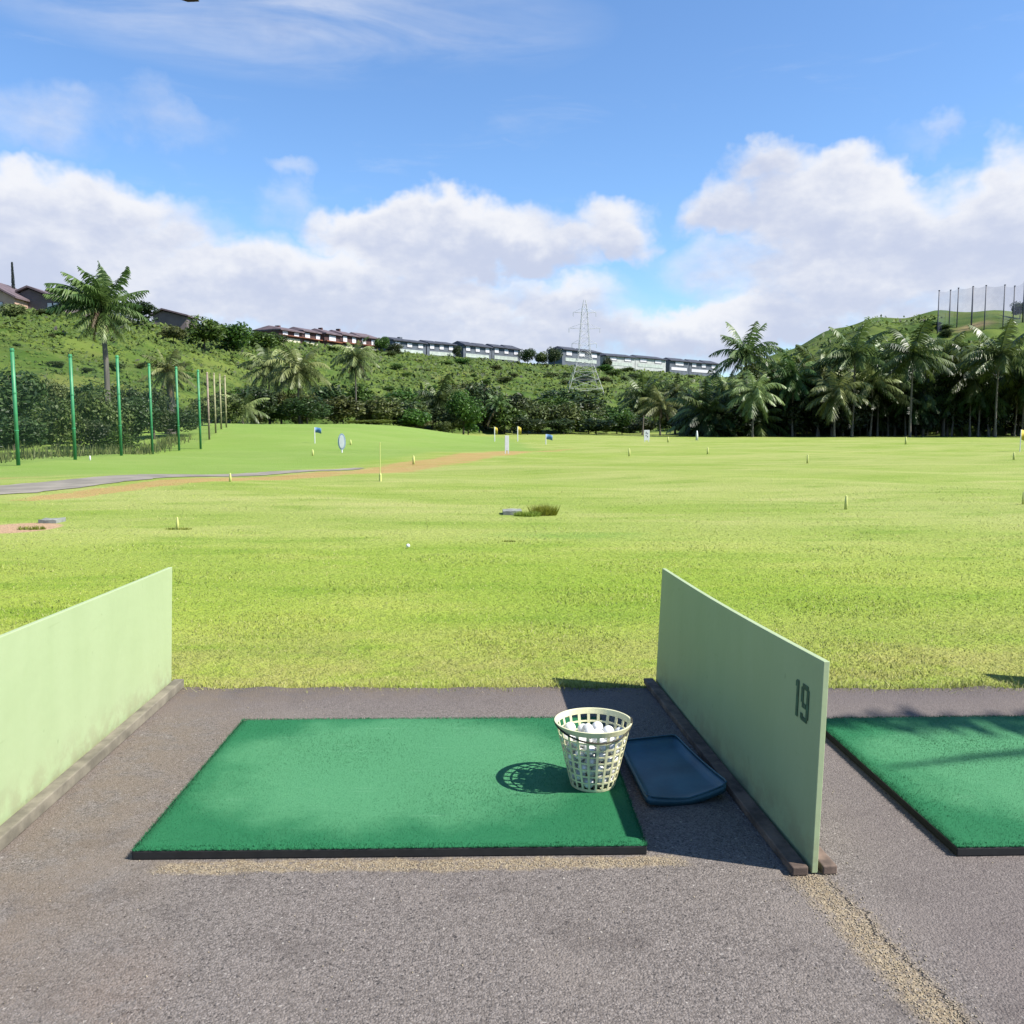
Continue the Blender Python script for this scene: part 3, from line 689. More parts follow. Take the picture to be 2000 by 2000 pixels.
# ------------------------------------------------------------------ ball basket
BX, BY, BZ = .432, 3.072, .0400
def basket():
    o = empty('ball_basket', (BX, BY, BZ), 'cream plastic lattice basket full of white golf balls on the green mat', 'basket')
    Hh, rb, rt = .240, .079, .136
    rad = lambda z: rb + (rt - rb) * (z / Hh) ** .95
    m = MB()
    def ring(z0, z1, th, n=64, flare=0):
        V = []; F = []
        for k in range(n):
            a = 2 * math.pi * k / n; c, s = math.cos(a), math.sin(a)
            for (r, z) in ((rad(z0) + th, z0), (rad(z1) + th + flare, z1), (rad(z1) - th * .2, z1), (rad(z0) - th * .2, z0)): V.append((c * r, s * r, z))
        for k in range(n):
            a, b = k * 4, ((k + 1) % n) * 4
            for i in range(4): F.append((a + i, b + i, b + (i + 1) % 4, a + (i + 1) % 4))
        m.add(V, F)
    levels = [.0, .031, .058, .085, .111, .137, .163, .190]
    for i, z in enumerate(levels): ring(z, z + (.010 if i == 0 else .0062), .0022)
    nr = 22
    for k in range(nr):
        a = 2 * math.pi * (k + .5) / nr; c, s = math.cos(a), math.sin(a)
        V = []
        for z in (.005, .08, .15, .226):
            r = rad(z); hw = .0042 * (r / rt) + .0012
            for (dr, dt) in ((-.0005, -hw), (.0026, -hw), (.0026, hw), (-.0005, hw)):
                V.append((c * (r + dr) - s * dt, s * (r + dr) + c * dt, z))
        F = []
        for j in range(3):
            for i in range(4): F.append((j * 4 + i, j * 4 + (i + 1) % 4, j * 4 + 4 + (i + 1) % 4, j * 4 + 4 + i))
        m.add(V, F)
    # floor with spokes
    for k in range(8):
        a = math.pi * k / 8; m.box((0, 0, .004), (2 * rb * .99, .008, .005), Matrix.Rotation(a, 3, 'Z'))
    m.build('lattice_body', M_BASKET, o)
    m = MB(); ring(.219, .240, .0035, 72, .003); m.build('rim', M_BASKET, o, bevel=.0012)
    m = MB(); pts = []
    for k in range(25):
        t = k / 24; a = math.pi + math.pi * t    # from left rim round the front to the right rim, slumped down
        sag = .236 - .036 * math.sin(math.pi * min(1, t * 1.05)) ** 1.3 + (.010 * t * t)
        rr = rad(.22) + .009 - .002 * t
        pts.append((math.cos(a + .22 * math.sin(math.pi * t)) * rr, math.sin(a + .22 * math.sin(math.pi * t)) * rr, sag))
    m.tube(pts, .0034, 8); m.build('handle', M_CORD, o, smooth=True)
    # balls
    bm = bmesh.new(); bmesh.ops.create_icosphere(bm, subdivisions=3, radius=.0213); bme = bpy.data.meshes.new('golf_ball'); bm.to_mesh(bme); bm.free()
    bme.polygons.foreach_set('use_smooth', np.ones(len(bme.polygons), bool)); bme.materials.append(M_BALL)
    placed = []; r_ = .0213; rs = random.Random(3)
    for trial in range(170):
        cand = None
        for q_ in range(70):
            a = rs.uniform(0, 2 * math.pi); q = math.sqrt(rs.uniform(0, 1)) if rs.random() < .6 else 1.0
            for z in np.arange(r_ + .008, .215, .003):
                lim = rad(z) - r_ * 1.03; x, y = math.cos(a) * q * lim, math.sin(a) * q * lim
                if cand and z >= cand[2]: break
                if all((x - b[0]) ** 2 + (y - b[1]) ** 2 + (z - b[2]) ** 2 > (2 * r_ * .955) ** 2 for b in placed): cand = (x, y, z); break
        if cand is None or cand[2] > .200: break
        placed.append(cand)
    # keep only balls resting in reach of others (no floaters)
    for (x, y, z) in placed:
        b = bpy.data.objects.new('golf_ball', bme); link(b); b.location = (BX + x, BY + y, BZ + z)
        if rs.random() < .35: b.material_slots[0].link = 'OBJECT'; b.material_slots[0].material = M_BALLG
        tag(b, 'white golf ball heaped inside the cream lattice basket', 'golf ball', 'golf balls heaped in the basket')
    p = HIT(797, 1071); b = bpy.data.objects.new('golf_ball', bme); link(b); b.location = (p.x, p.y, p.z + .03)
    tag(b, 'single white golf ball lying loose on the near grass', 'golf ball')
basket()

# ------------------------------------------------------------------ field markers, flags, signs
def peg(px, py, hpx, label, mat=M_YEL, wpx=5.0):
    p = HIT(px, py); h = hpx / 1700 * p.y; r = wpx / 1700 * p.y / 2 * .8
    m = MB(); m.tube([(0, 0, -.03), (0, 0, h * .55), (0, 0, h * .92), (0, 0, h)], [r * 1.1, r * .95, r * .6, r * .3], 8)
    o = m.build('marker_peg', mat, smooth=True, loc=p); tag(o, label, 'marker peg', 'yellow marker pegs dotted over the range')
peg(347, 1034, 24, 'largest yellow marker peg, in the left foreground grass with a dark tuft at its foot', wpx=7)
peg(450, 941, 17, 'yellow marker peg standing beside the grey path at left', wpx=6)
peg(1652, 995, 28, 'tall yellow marker peg alone in the grass at right foreground', wpx=8)
peg(1577, 905, 18, 'yellow marker peg in the middle of the right half of the field', wpx=5)
peg(1229, 891, 15, 'yellow marker peg below the white board sign', wpx=5)
peg(1361, 860, 19, 'whitish marker peg in front of the left end of the dark palm grove', M_WHITE, 6)
peg(1382, 887, 14, 'yellow marker peg nearer the camera than the whitish one', wpx=4.5)
peg(1305, 864, 11, 'short yellow marker peg between the white board sign and the whitish peg', wpx=4.5)
peg(1769, 868, 15, 'yellow marker peg in front of the palm grove at right', wpx=5)
peg(1980, 898, 15, 'yellow marker peg just below the yellow flag at the right edge', wpx=5)
peg(1998, 985, 26, 'yellow marker peg cut by the right edge of the frame', wpx=6)
peg(611, 890, 12, 'yellow marker peg left of the oval sign on the green berm', wpx=5)
peg(685, 869, 10, 'small yellow marker peg just right of the oval sign', wpx=4.5)
peg(808, 907, 17, 'yellow marker peg beside the red earth strip', wpx=6)
peg(176, 899, 9, 'tiny pale marker peg at the foot of the green net poles', M_WHITE, 4)
def flag(px, py, top, fw, fh, mat, label, sway=-.2, tilt=0):
    p = HIT(px, py); k = p.y / 1700; h = (py - top) * k
    o = empty('flag', p, label, 'flag', 'small flags around the range')
    m = MB(); m.tube([(0, 0, -.05), (0, 0, h)], .9 * k, 6); m.build('flagstick', M_WHITE, o)
    n = 8; V = []; w_, h_ = fw * k, fh * k
    for i in range(n + 1):
        for z in (0, 1):
            t = i / n; V.append((w_ * t, math.sin(t * 5) * w_ * .12, h - h_ * (1 - z) - t * t * h_ * (.25 + tilt)))
    b = len(V); V += [(x, y + .004, z) for x, y, z in V]
    F = [(2 * i, 2 * i + 2, 2 * i + 3, 2 * i + 1) for i in range(n)] + [(b + 2 * i + 1, b + 2 * i + 3, b + 2 * i + 2, b + 2 * i) for i in range(n)]
    F += [(0, 1, b + 1, b), (2 * n, b + 2 * n, b + 2 * n + 1, 2 * n + 1)]
    for i in range(n): F += [(2 * i, b + 2 * i, b + 2 * i + 2, 2 * i + 2), (2 * i + 1, 2 * i + 3, b + 2 * i + 3, b + 2 * i + 1)]
    m = MB(); m.add(V, F); m.build('flag_cloth', mat, o, smooth=True)
flag(615, 866, 835, 13, 10, M_BLUE, 'blue flag on the crest of the left berm')
flag(1066, 868, 848, 13, 10, M_BLUE, 'blue flag at the far middle of the field')
flag(966, 862, 834, 6, 12, M_YFLAG, 'left of the two yellow flags in front of the brown-skirted palm')
flag(1011, 862, 833, 7, 14, M_YFLAG, 'right of the two yellow flags before the dark trees, nearer the tall shrubs')
flag(1992, 882, 838, 22, 20, M_YFLAG, 'yellow flag at the right edge before the dark grove', tilt=.5)
M_SIGNSHADE = simple('bluish_sign_shading', (.36, .46, .58), .6, .05, 6)  # bluish shading of the white oval, put into the edge colour
def oval_sign():
    p = HIT(668, 884); k = p.y / 1700
    o = empty('oval_sign', p, 'upright white oval sign on the berm, bluish shading coloured into its edge', 'sign')
    for nm, mt, rx, rz, th, y in (('shading_rim', M_SIGNSHADE, 7.5, 16, .03, 0), ('sign_face', M_WHITE, 5, 13, .02, -.026)):
        m = MB(); N = 24; poly = [(rx * k * math.cos(2 * math.pi * i / N), y - th / 2, 17 * k + 4 * k + rz * k * math.sin(2 * math.pi * i / N)) for i in range(N)]
        m.prism(poly, (0, th, 0)); m.build(nm, mt, o)
    m = MB(); m.tube([(0, 0, -.05), (0, 0, 6 * k)], 1.4 * k, 6); m.build('post', M_WHITE, o)
oval_sign()
def board_sign(px, py, wpx, top, foot, label, marks=False):
    p = HIT(px, py); k = p.y / 1700
    o = empty('board_sign', p, label, 'sign')
    h = (py - top) * k; w_ = wpx * k
    m = MB(); m.box((0, 0, (h + foot * k) / 2), (w_, .05, h - foot * k)); m.build('board', M_WHITE, o, bevel=.01)
    for s in (-.35, .35):
        m = MB(); m.box((s * w_, 0, foot * k / 2 - .02), (.05, .05, foot * k + .04)); m.build('leg', M_WHITE, o)
    if marks:
        m = MB()
        for (a, b, ww, hh) in ((-.12, .72, .16, .26), (.14, .66, .14, .16), (-.1, .45, .3, .07), (.12, .36, .18, .14)):
            m.box((a * w_, -.0262, foot * k + b * (h - foot * k)), (ww * w_, .004, hh * (h - foot * k)))
        m.build('mark', M_STEELD, o)
board_sign(1263, 863, 11, 840, 3, 'small white board sign with grey marks before the right-hand trees', True)
board_sign(990, 886, 8, 851, 6, 'narrow white upright sign at the centre of the field')
def thin_pole():
    p = HIT(743, 940); k = p.y / 1700; m = MB(); h = 76 * k
    m.tube([(0, 0, -.05), (0, 0, h)], .010, 6); m.tube([(0, 0, .0), (0, 0, .16), (0, 0, .2)], [.035, .03, .015], 8)
    o = m.build('range_pole', M_YEL, loc=p); tag(o, 'thin pale yellow pole rising from the grass below the berm', 'pole')
thin_pole()
def slab(px, py, w_, d_, h_, label, mat):
    p = HIT(px, py); o = empty('cover_slab', p, label, 'slab')
    bm = bmesh.new(); bmesh.ops.create_cube(bm, size=1)
    bmesh.ops.subdivide_edges(bm, edges=bm.edges[:], cuts=4, use_grid_fill=True)
    for v in bm.verts:
        r = max(abs(v.co.x), abs(v.co.y)) * 2; q = v.co.xy.length * 1.6
        v.co.x *= w_ * (1 - .12 * max(0, q - .7)); v.co.y *= d_ * (1 - .12 * max(0, q - .7)); v.co.z = (v.co.z + .38) * h_ + random.uniform(-.008, .008)
    me = bpy.data.meshes.new('slab'); bm.to_mesh(me); bm.free(); me.materials.append(mat)
    link(bpy.data.objects.new('slab', me), o); return p
pS = slab(1000, 1004, .30, .42, .075, 'pale concrete cover slab half sunk in the mid field grass beside a lime tuft', M_STONE)
pS2 = slab(102, 1020, .26, .3, .055, 'grey-green stone slab beside the bare sandy patch at left', M_STONE)
def tuft(px, py, w_, d_, h_, n, name, label, mat=None, cat='grass tuft'):
    p = HIT(px, py); m = mat or M_BLADE
    n *= 2; ra = np.sqrt(rng.uniform(0, 1, n)); an = rng.uniform(0, 6.283, n)
    pts = np.stack([np.cos(an) * ra * w_ * .75, np.sin(an) * ra * d_ * .75, np.full(n, -.01)], 1)
    a = rng.uniform(0, 2 * np.pi, n); h = rng.uniform(.4, 1, n) * h_; wd = .006
    dv = np.stack([np.cos(a) * wd, np.sin(a) * wd, 0 * a], 1); la = rng.uniform(0, 2 * np.pi, n)
    tip = pts + np.stack([np.cos(la) * h * .6, np.sin(la) * h * .6, h], 1)
    V = np.stack([pts - dv, pts + dv, tip], 1).reshape(-1, 3)
    o = mobj(name, mesh_np(name, V, np.arange(3 * n).reshape(-1, 3), m, False, {'tint': ('FACE', rng.uniform(0, .8, n))}), None, p)
    tag(o, label, cat)
M_TUFT = mat_leaf('tuft_leaf', (.17, .24, .02), (.32, .38, .05), .3); M_TUFTL = mat_leaf('lime_tuft_leaf', (.20, .27, .02), (.36, .44, .05), .4)
tuft(1062, 1006, .26, .22, .20, 500, 'grass_tuft', 'lime green grass tuft right of the concrete slab', M_TUFTL)
tuft(1030, 1008, .26, .16, .10, 500, 'grass_tuft', 'dark green grass tuft between the concrete slab and the lime tuft', M_TUFT)
tuft(995, 1058, .10, .05, .035, 60, 'grass_tuft', 'small dark grass clump alone below the concrete slab', M_TUFT)
tuft(62, 1034, .24, .10, .07, 160, 'grass_tuft', 'dark grass clump in front of the sandy patch', M_TUFT)
tuft(337, 1034, .12, .06, .05, 45, 'grass_tuft', 'dark grass tuft left of the largest yellow peg', M_TUFT)
tuft(362, 1034, .12, .06, .05, 45, 'grass_tuft', 'dark grass tuft right of the largest yellow peg', M_TUFT)
tuft(2, 1668, .05, .05, .035, 120, 'weed', 'yellow-green weed in the asphalt at the left frame edge', M_TUFTL, 'weed')

# ------------------------------------------------------------------ net poles at left
NP = [(36, 909, 680, 128, None), (147, 898, 692, 143, None), (237, 890, 694, 229, None), (298, 887, 710, 296, None), (350, 880, 716, 348, None), (392, 877, 722, 388, None),
      (408, 0, 727, 404, 54), (421, 0, 728, 418, 57.5), (432, 0, 730, 430, 60.5), (442, 0, 733, 440, 63)]
NLAB = ['nearest green net pole at the far left', 'second green net pole from the left', 'green net pole crossing the trunk of the tall palm', 'green net pole just right of the tall palm trunk',
        'green net pole in front of the dead-fronded palm', 'last green net pole before the tan ones', 'pinkish tan net pole next to the last green one', 'second of the four tan net poles',
        'third of the four tan net poles', 'last and farthest tan net pole on the berm edge']
tops = []
for i, (px, py, top, tpx, Y) in enumerate(NP):
    p = HIT(px, py) if Y is None else ON(px, Y)
    zt = AT(px, top, p.y).z; h = zt - p.z; tops.append((p, h))
    o = empty('net_pole', p, NLAB[i], 'net pole', 'net poles along the left side of the range')
    m = MB(); m.tube([(0, 0, -.1), (0, 0, h)], .062 if i < 6 else .058, 10); m.build('post', M_GPOLE if i < 6 else (M_BPOLE if i == 6 else M_TPOLE), o, smooth=True)
    for z in (h * .98, h * .62, h * .3):
        m = MB(); m.tube([(0, 0, z - .02), (0, 0, z + .02)], .075, 10); m.build('net_clamp', M_GPOLE if i < 6 else M_TPOLE, o)
m = MB()
ext = tops[0][0] + (tops[0][0] - tops[1][0])
P_ = [(ext, tops[0][1])] + tops
base0 = P_[0][0].copy()
for i in range(len(P_) - 1):
    (a, ha), (b, hb) = P_[i], P_[i + 1]
    off = Vector((-.09, 0, 0))
    a0, b0 = a + off - base0, b + off - base0
    V = []; N = 6
    for k in range(N + 1):
        t = k / N; q = a0.lerp(b0, t); hh = ha + (hb - ha) * t
        V += [q + Vector((0, 0, .05)), q + Vector((0, 0, hh * .97 - .25 * math.sin(math.pi * t)))]
    m.add(V, [(2 * k, 2 * k + 2, 2 * k + 3, 2 * k + 1) for k in range(N)])
o = m.build('safety_net', M_NETL, loc=base0); tag(o, 'fine green safety net hung between the left net poles', 'net')

# ------------------------------------------------------------------ vegetation prototypes
def crown_mesh(name, nl, seed, leaf=.10, lobes=14, flat=1.0, spread=.62):
    r = np.random.default_rng(seed)
    C = r.normal(0, 1, (lobes, 3)); C /= np.linalg.norm(C, axis=1)[:, None]; C *= (r.uniform(.15, 1, lobes) ** .6 * spread)[:, None]
    C[:, 2] = C[:, 2] * .9; RR = r.uniform(.26, .48, lobes)
    li = r.integers(0, lobes, nl); d = r.normal(0, 1, (nl, 3)); d /= np.linalg.norm(d, axis=1)[:, None]
    p = C[li] + d * (RR[li] * r.uniform(.62, 1.08, nl) ** .8)[:, None]
    rad = np.linalg.norm(p, axis=1); p /= np.maximum(rad, 1)[:, None] ** .8
    nrm = d + r.normal(0, .75, (nl, 3)) + np.array([0, 0, .35]); nrm /= np.linalg.norm(nrm, axis=1)[:, None]
    t = np.cross(nrm, r.normal(0, 1, (nl, 3))); t /= np.linalg.norm(t, axis=1)[:, None]; b = np.cross(nrm, t)
    s = (leaf * r.uniform(.55, 1.3, nl))[:, None]
    V = np.stack([p - t * s, p + b * s * .42, p + t * s, p - b * s * .42], 1).reshape(-1, 3)
    ti = np.clip(.45 + r.normal(0, .2, nl), 0, 1)
    return mesh_np(name, V, np.arange(4 * nl).reshape(-1, 4), L_DARK, False, {'tint': ('FACE', ti)})
CR = [crown_mesh('crown', 2600, 11 + i, .085, 13 + 2 * i) for i in range(5)]
CRF = [crown_mesh('crown', 4200, 31 + i, .060, 18) for i in range(3)]
def trunk_mesh(seed):
    r = random.Random(seed); m = MB()
    m.tube([(0, 0, 0), (.15, .1, .35), (-.1, .1, .7), (0, 0, 1)], [1, .8, .65, .4], 8, flat=True)
    for k in range(5):
        a = r.uniform(0, 6.28); z = r.uniform(.5, .85); l = r.uniform(3, 5)
        m.tube([(0, 0, z), (math.cos(a) * l * .5, math.sin(a) * l * .5, z + .12), (math.cos(a) * l, math.sin(a) * l, z + .28)], [.45, .3, .12], 6, flat=True)
    return m.mesh('trunk', M_BARK, True)
TR = [trunk_mesh(i) for i in range(3)]
def tree(px, Y, top_py, wpx, mat, label, cat='tree', name='broadleaf_tree', group=None, full=.92, fine=False, base_drop=0.0, vi=None):
    p = ON(px, Y); p.z -= base_drop; k = Y / 1700
    zt = AT(px, top_py, Y).z; h = max(zt - p.z, .6); wv = wpx * k / 2
    o = empty(name, p, label, cat, group, random.uniform(0, 6.28))
    ch = h * full / 2; src = CRF if fine else CR
    i = vi if vi is not None else random.randrange(len(src))
    mobj('trunk', TR[random.randrange(3)], o, (0, 0, -.1), (max(.05, h * .022), max(.05, h * .022), h * .75))
    mobj('crown', src[i % len(src)], o, (0, 0, h - ch), (wv * 1.08, wv * 1.0, ch * 1.08), random.uniform(0, 6.28), mat)
    return o
def frond_arrays(r, az0, el0, L, droop, nst=22, ll=.30, lw=.017, wind=(0, 0), dry=False):
    """one pinnate frond as triangles; returns verts, tris, tints"""
    V = []; T = []
    d = np.array([math.cos(az0) * math.cos(el0), math.sin(az0) * math.cos(el0), math.sin(el0)])
    p = np.zeros(3); pts = [p.copy()]; dirs = [d.copy()]
    for i in range(nst):
        t = (i + 1) / nst
        d = d + np.array([wind[0], wind[1], -droop * (0.3 + 1.2 * t)]) / nst
        d /= np.linalg.norm(d); p = p + d * L / nst; pts.append(p.copy()); dirs.append(d.copy())
    up = np.array([0, 0, 1.])
    for i in range(1, nst + 1):
        t = i / nst; dd = dirs[i]; s = np.cross(dd, up); s /= max(np.linalg.norm(s), 1e-4); nup = np.cross(s, dd)
        prof = (math.sin(math.pi * min(1, .12 + t * .86)) ** .6) if not dry else .8 * (1 - .5 * t)
        for sg in (-1, 1):
            l = ll * L * prof * r.uniform(.8, 1.1)
            q = s * sg * r.uniform(.7, 1) + dd * r.uniform(.5, .8) + nup * r.uniform(-.1, .25) + np.array([0, 0, -r.uniform(.5, 1.1)])
            q /= np.linalg.norm(q); b = pts[i]; w_ = dd * lw * L
            mid = b + q * l * .55; tip = b + q * l + np.array([wind[0] * .15 * l, wind[1] * .15 * l, -.16 * l])
            j = len(V); V += [b - w_, b + w_, mid + w_ * .9, mid - w_ * .9, tip]
            T += [(j, j + 1, j + 2), (j, j + 2, j + 3), (j + 3, j + 2, j + 4)]
    for i in range(nst):  # rachis
        w_ = .012 * L * (1 - .8 * i / nst); w2 = .012 * L * (1 - .8 * (i + 1) / nst); s = np.cross(dirs[i], up); s /= max(np.linalg.norm(s), 1e-4)
        nu = np.cross(s, dirs[i]); j = len(V)
        V += [pts[i] - s * w_, pts[i] + s * w_, pts[i + 1] + s * w2, pts[i + 1] - s * w2, pts[i] - nu * w_, pts[i + 1] - nu * w2]
        T += [(j, j + 1, j + 2), (j, j + 2, j + 3), (j, j + 4, j + 5), (j, j + 5, j + 3), (j + 1, j + 4, j + 5), (j + 1, j + 5, j + 2)]
    return V, T
def palm_crown(name, seed, n=26, els=(76, -34), droop=1.0, wind=(0, 0), mat=None, nst=30, lw=.0150, dry=False, Lr=(.8, 1.1)):
    r = random.Random(seed); V = []; T = []; ti = []
    for k in range(n):
        f = (k + .5) / n; el = R(els[0] + (els[1] - els[0]) * f ** .85 + r.uniform(-7, 7)); a = k * 2.39996 + r.uniform(-.25, .25)
        v, t = frond_arrays(r, a, el, r.uniform(*Lr) * (1 - .12 * (el > R(60))), droop * r.uniform(.7, 1.25) * (1.2 if el > 0 else .7), nst, .285 if not dry else .26, lw, wind, dry)
        b = len(V); V += v; T += [(x + b, y + b, z + b) for x, y, z in t]; ti += [min(1, max(0, r.gauss(.5, .17) + .15 * math.sin(el)))] * len(t)
    return mesh_np(name, np.array(V), np.array(T), mat or L_PALM, False, {'tint': ('FACE', ti)})
PC = [palm_crown('crown', 1, 26), palm_crown('crown', 2, 24, (72, -42), 1.0), palm_crown('crown', 3, 28, (80, -38), 1.5), palm_crown('crown', 4, 24, (74, -48), 1.0, (-.45, .1)), palm_crown('crown', 5, 30, (78, -58), 1.3), palm_crown('crown', 6, 22, (80, -30), .8, (-.3, 0)), palm_crown('crown', 7, 27, (70, -50), 1.6)]
PCU = palm_crown('crown', 8, 30, (74, 5), .55, (-.75, .05), nst=30, lw=.016, Lr=(.95, 1.15))
PDRY = [palm_crown('dry_fronds', 20 + i, 12, (-35, -80), .9, (0, 0), L_DRY, dry=True, Lr=(.55, .85)) for i in range(2)]
def ptrunk(seed):
    r = random.Random(seed); m = MB(); pts = []; rs = []
    a = r.uniform(0, 6.28)
    for i in range(15):
        t = i / 14; lean = math.sin(t * math.pi) * 1.2
        pts.append((math.cos(a) * lean, math.sin(a) * lean, t)); rs.append((1.6 - .5 * min(1, t * 6) - .35 * t) * (1 + (.05 if i % 2 else -.03)))
    m.tube(pts, rs, 9, flat=True); return m.mesh('trunk', M_PTRUNK, True)
PT = [ptrunk(i) for i in range(4)]
def palm(px, Y, cpy, rpx, label, group=None, mat=None, vi=None, dry=0, me=None, tr=.105):
    p = ON(px, Y); k = Y / 1700; c = AT(px, cpy, Y); h = max(c.z - p.z, .4); rr = rpx * k * 1.22
    o = empty('coconut_palm', p, label, 'palm tree', group)
    mobj('trunk', PT[random.randrange(4)], o, (0, 0, -.1), (tr, tr, h + .1), random.uniform(0, 6.28))
    mobj('crown', me or PC[vi if vi is not None else random.randrange(7)], o, (0, 0, h), (rr, rr, rr), 0 if me else random.uniform(0, 6.28), mat)
    if dry: mobj('dry_fronds', PDRY[random.randrange(2)], o, (0, 0, h), (rr * dry,) * 3, random.uniform(0, 6.28))
    return o

# ------------------------------------------------------------------ vegetation placed from the photo
# palms at left and centre
palm(206, 54, 596, 72, 'tall windblown coconut palm rising behind the green net poles at left', me=PCU, dry=.95, tr=.17, mat=L_PALM)
mobj('lower_fronds', palm_crown('lower_fronds', 91, 20, (18, -48), .9, (-.35, 0), L_PALMB, nst=22, lw=.015), bpy.data.objects['coconut_palm'], (0, 0, AT(206, 604, 54).z - ON(206, 54).z), (2.25,) * 3)
palm(332, 58, 722, 48, 'dark-trunked palm with dead hanging fronds behind the green poles', mat=L_PALMB, dry=1.15, tr=.26, vi=1)
palm(527, 96, 716, 52, 'left of two sunlit palms with pale drooping fronds above the berm', mat=L_PALMB, vi=4)
palm(586, 92, 722, 60, 'right of two sunlit palms with pale drooping fronds above the berm', mat=L_PALMB, vi=2, dry=.7)
palm(697, 122, 697, 44, 'slender palm in front of the red-brown townhouses', mat=L_PALMB, vi=4, dry=.9)
palm(858, 128, 778, 54, 'broad dark palm at the foot of the middle slope', mat=L_PALM, vi=1)
palm(972, 132, 790, 30, 'palm with a brown skirt of dead fronds behind the yellow flags', mat=L_PALM, dry=1.7, vi=2)
palm(475, 82, 795, 42, 'low pale palm beside the last tan net pole', mat=L_PALMB, vi=3)
palm(1255, 122, 772, 48, 'left palm of the clump behind the white board sign', mat=L_PALM, vi=0)
palm(1290, 118, 790, 46, 'lower pale palm of the clump behind the white board sign', mat=L_PALMB, vi=1, dry=.8)
palm(1318, 128, 765, 38, 'far palm of the clump behind the white board sign', mat=L_PALM, vi=3)
# palms along the front of the right-hand grove
FR = [(1455, 106, 690, 66, 'tall palm at the left end of the grove, standing above its neighbours', 0, L_PALM), (1412, 110, 765, 50, 'short palm under the tall one at the left end of the grove', 1, L_PALMB),
      (1470, 100, 765, 52, 'leaning pale palm right under the tall left-end palm', 4, L_PALMB), (1505, 107, 752, 58, None, 2, L_PALM), (1548, 104, 735, 60, None, 4, L_PALM), (1600, 106, 725, 62, None, 1, L_PALMB),
      (1664, 101, 692, 64, 'big palm whose crown tops the ridge line in the middle of the grove', 0, L_PALM), (1630, 99, 765, 58, None, 4, L_PALMB), (1700, 104, 745, 60, None, 1, L_PALMB),
      (1778, 98, 690, 72, 'largest palm of the grove with wide flat spreading fronds', 1, L_PALM), (1735, 108, 712, 66, None, 0, L_PALM), (1842, 106, 700, 72, None, 2, L_PALM),
      (1945, 97, 694, 74, 'big palm near the right frame edge below the hilltop net', 0, L_PALM), (1895, 103, 732, 70, None, 4, L_PALM), (2010, 100, 720, 84, None, 1, L_PALM), (2070, 98, 690, 90, None, 2, L_PALM)]
GG = 'coconut palms crowded in the right-hand grove'; GL = 'coconut palm crowded among others in the dark right-hand grove'
for px, Y, cp, rp, lb, vi, mt in FR: palm(px, Y, cp, rp, lb or GL, GG, mt, vi, dry=.6 if random.random() < .4 else 0)
rr_ = random.Random(5)
for i in range(84):
    px = rr_.uniform(1365, 2230); Y = rr_.uniform(102, 128)
    base = np.interp(px, [1370, 1480, 1560, 1700, 2000, 2250], [792, 788, 775, 748, 742, 742])
    palm(px, Y, base + rr_.uniform(-10, 62), rr_.uniform(46, 68), GL, GG, rr_.choice([L_PALM, L_PALMD, L_PALMD, L_PALMB]), None)
# dark trees filling the grove
DG = 'dark trees under the palm grove'; DL = 'dark leafy tree filling the shade under the right-hand palm grove'
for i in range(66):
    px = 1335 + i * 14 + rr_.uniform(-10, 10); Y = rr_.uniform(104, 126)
    tree(px, Y, np.interp(px, [1340, 1500, 1600, 1800, 2300], [788, 778, 752, 726, 720]) + rr_.uniform(-12, 26), rr_.uniform(80, 120), L_SHADE, DL, group=DG, full=.98)
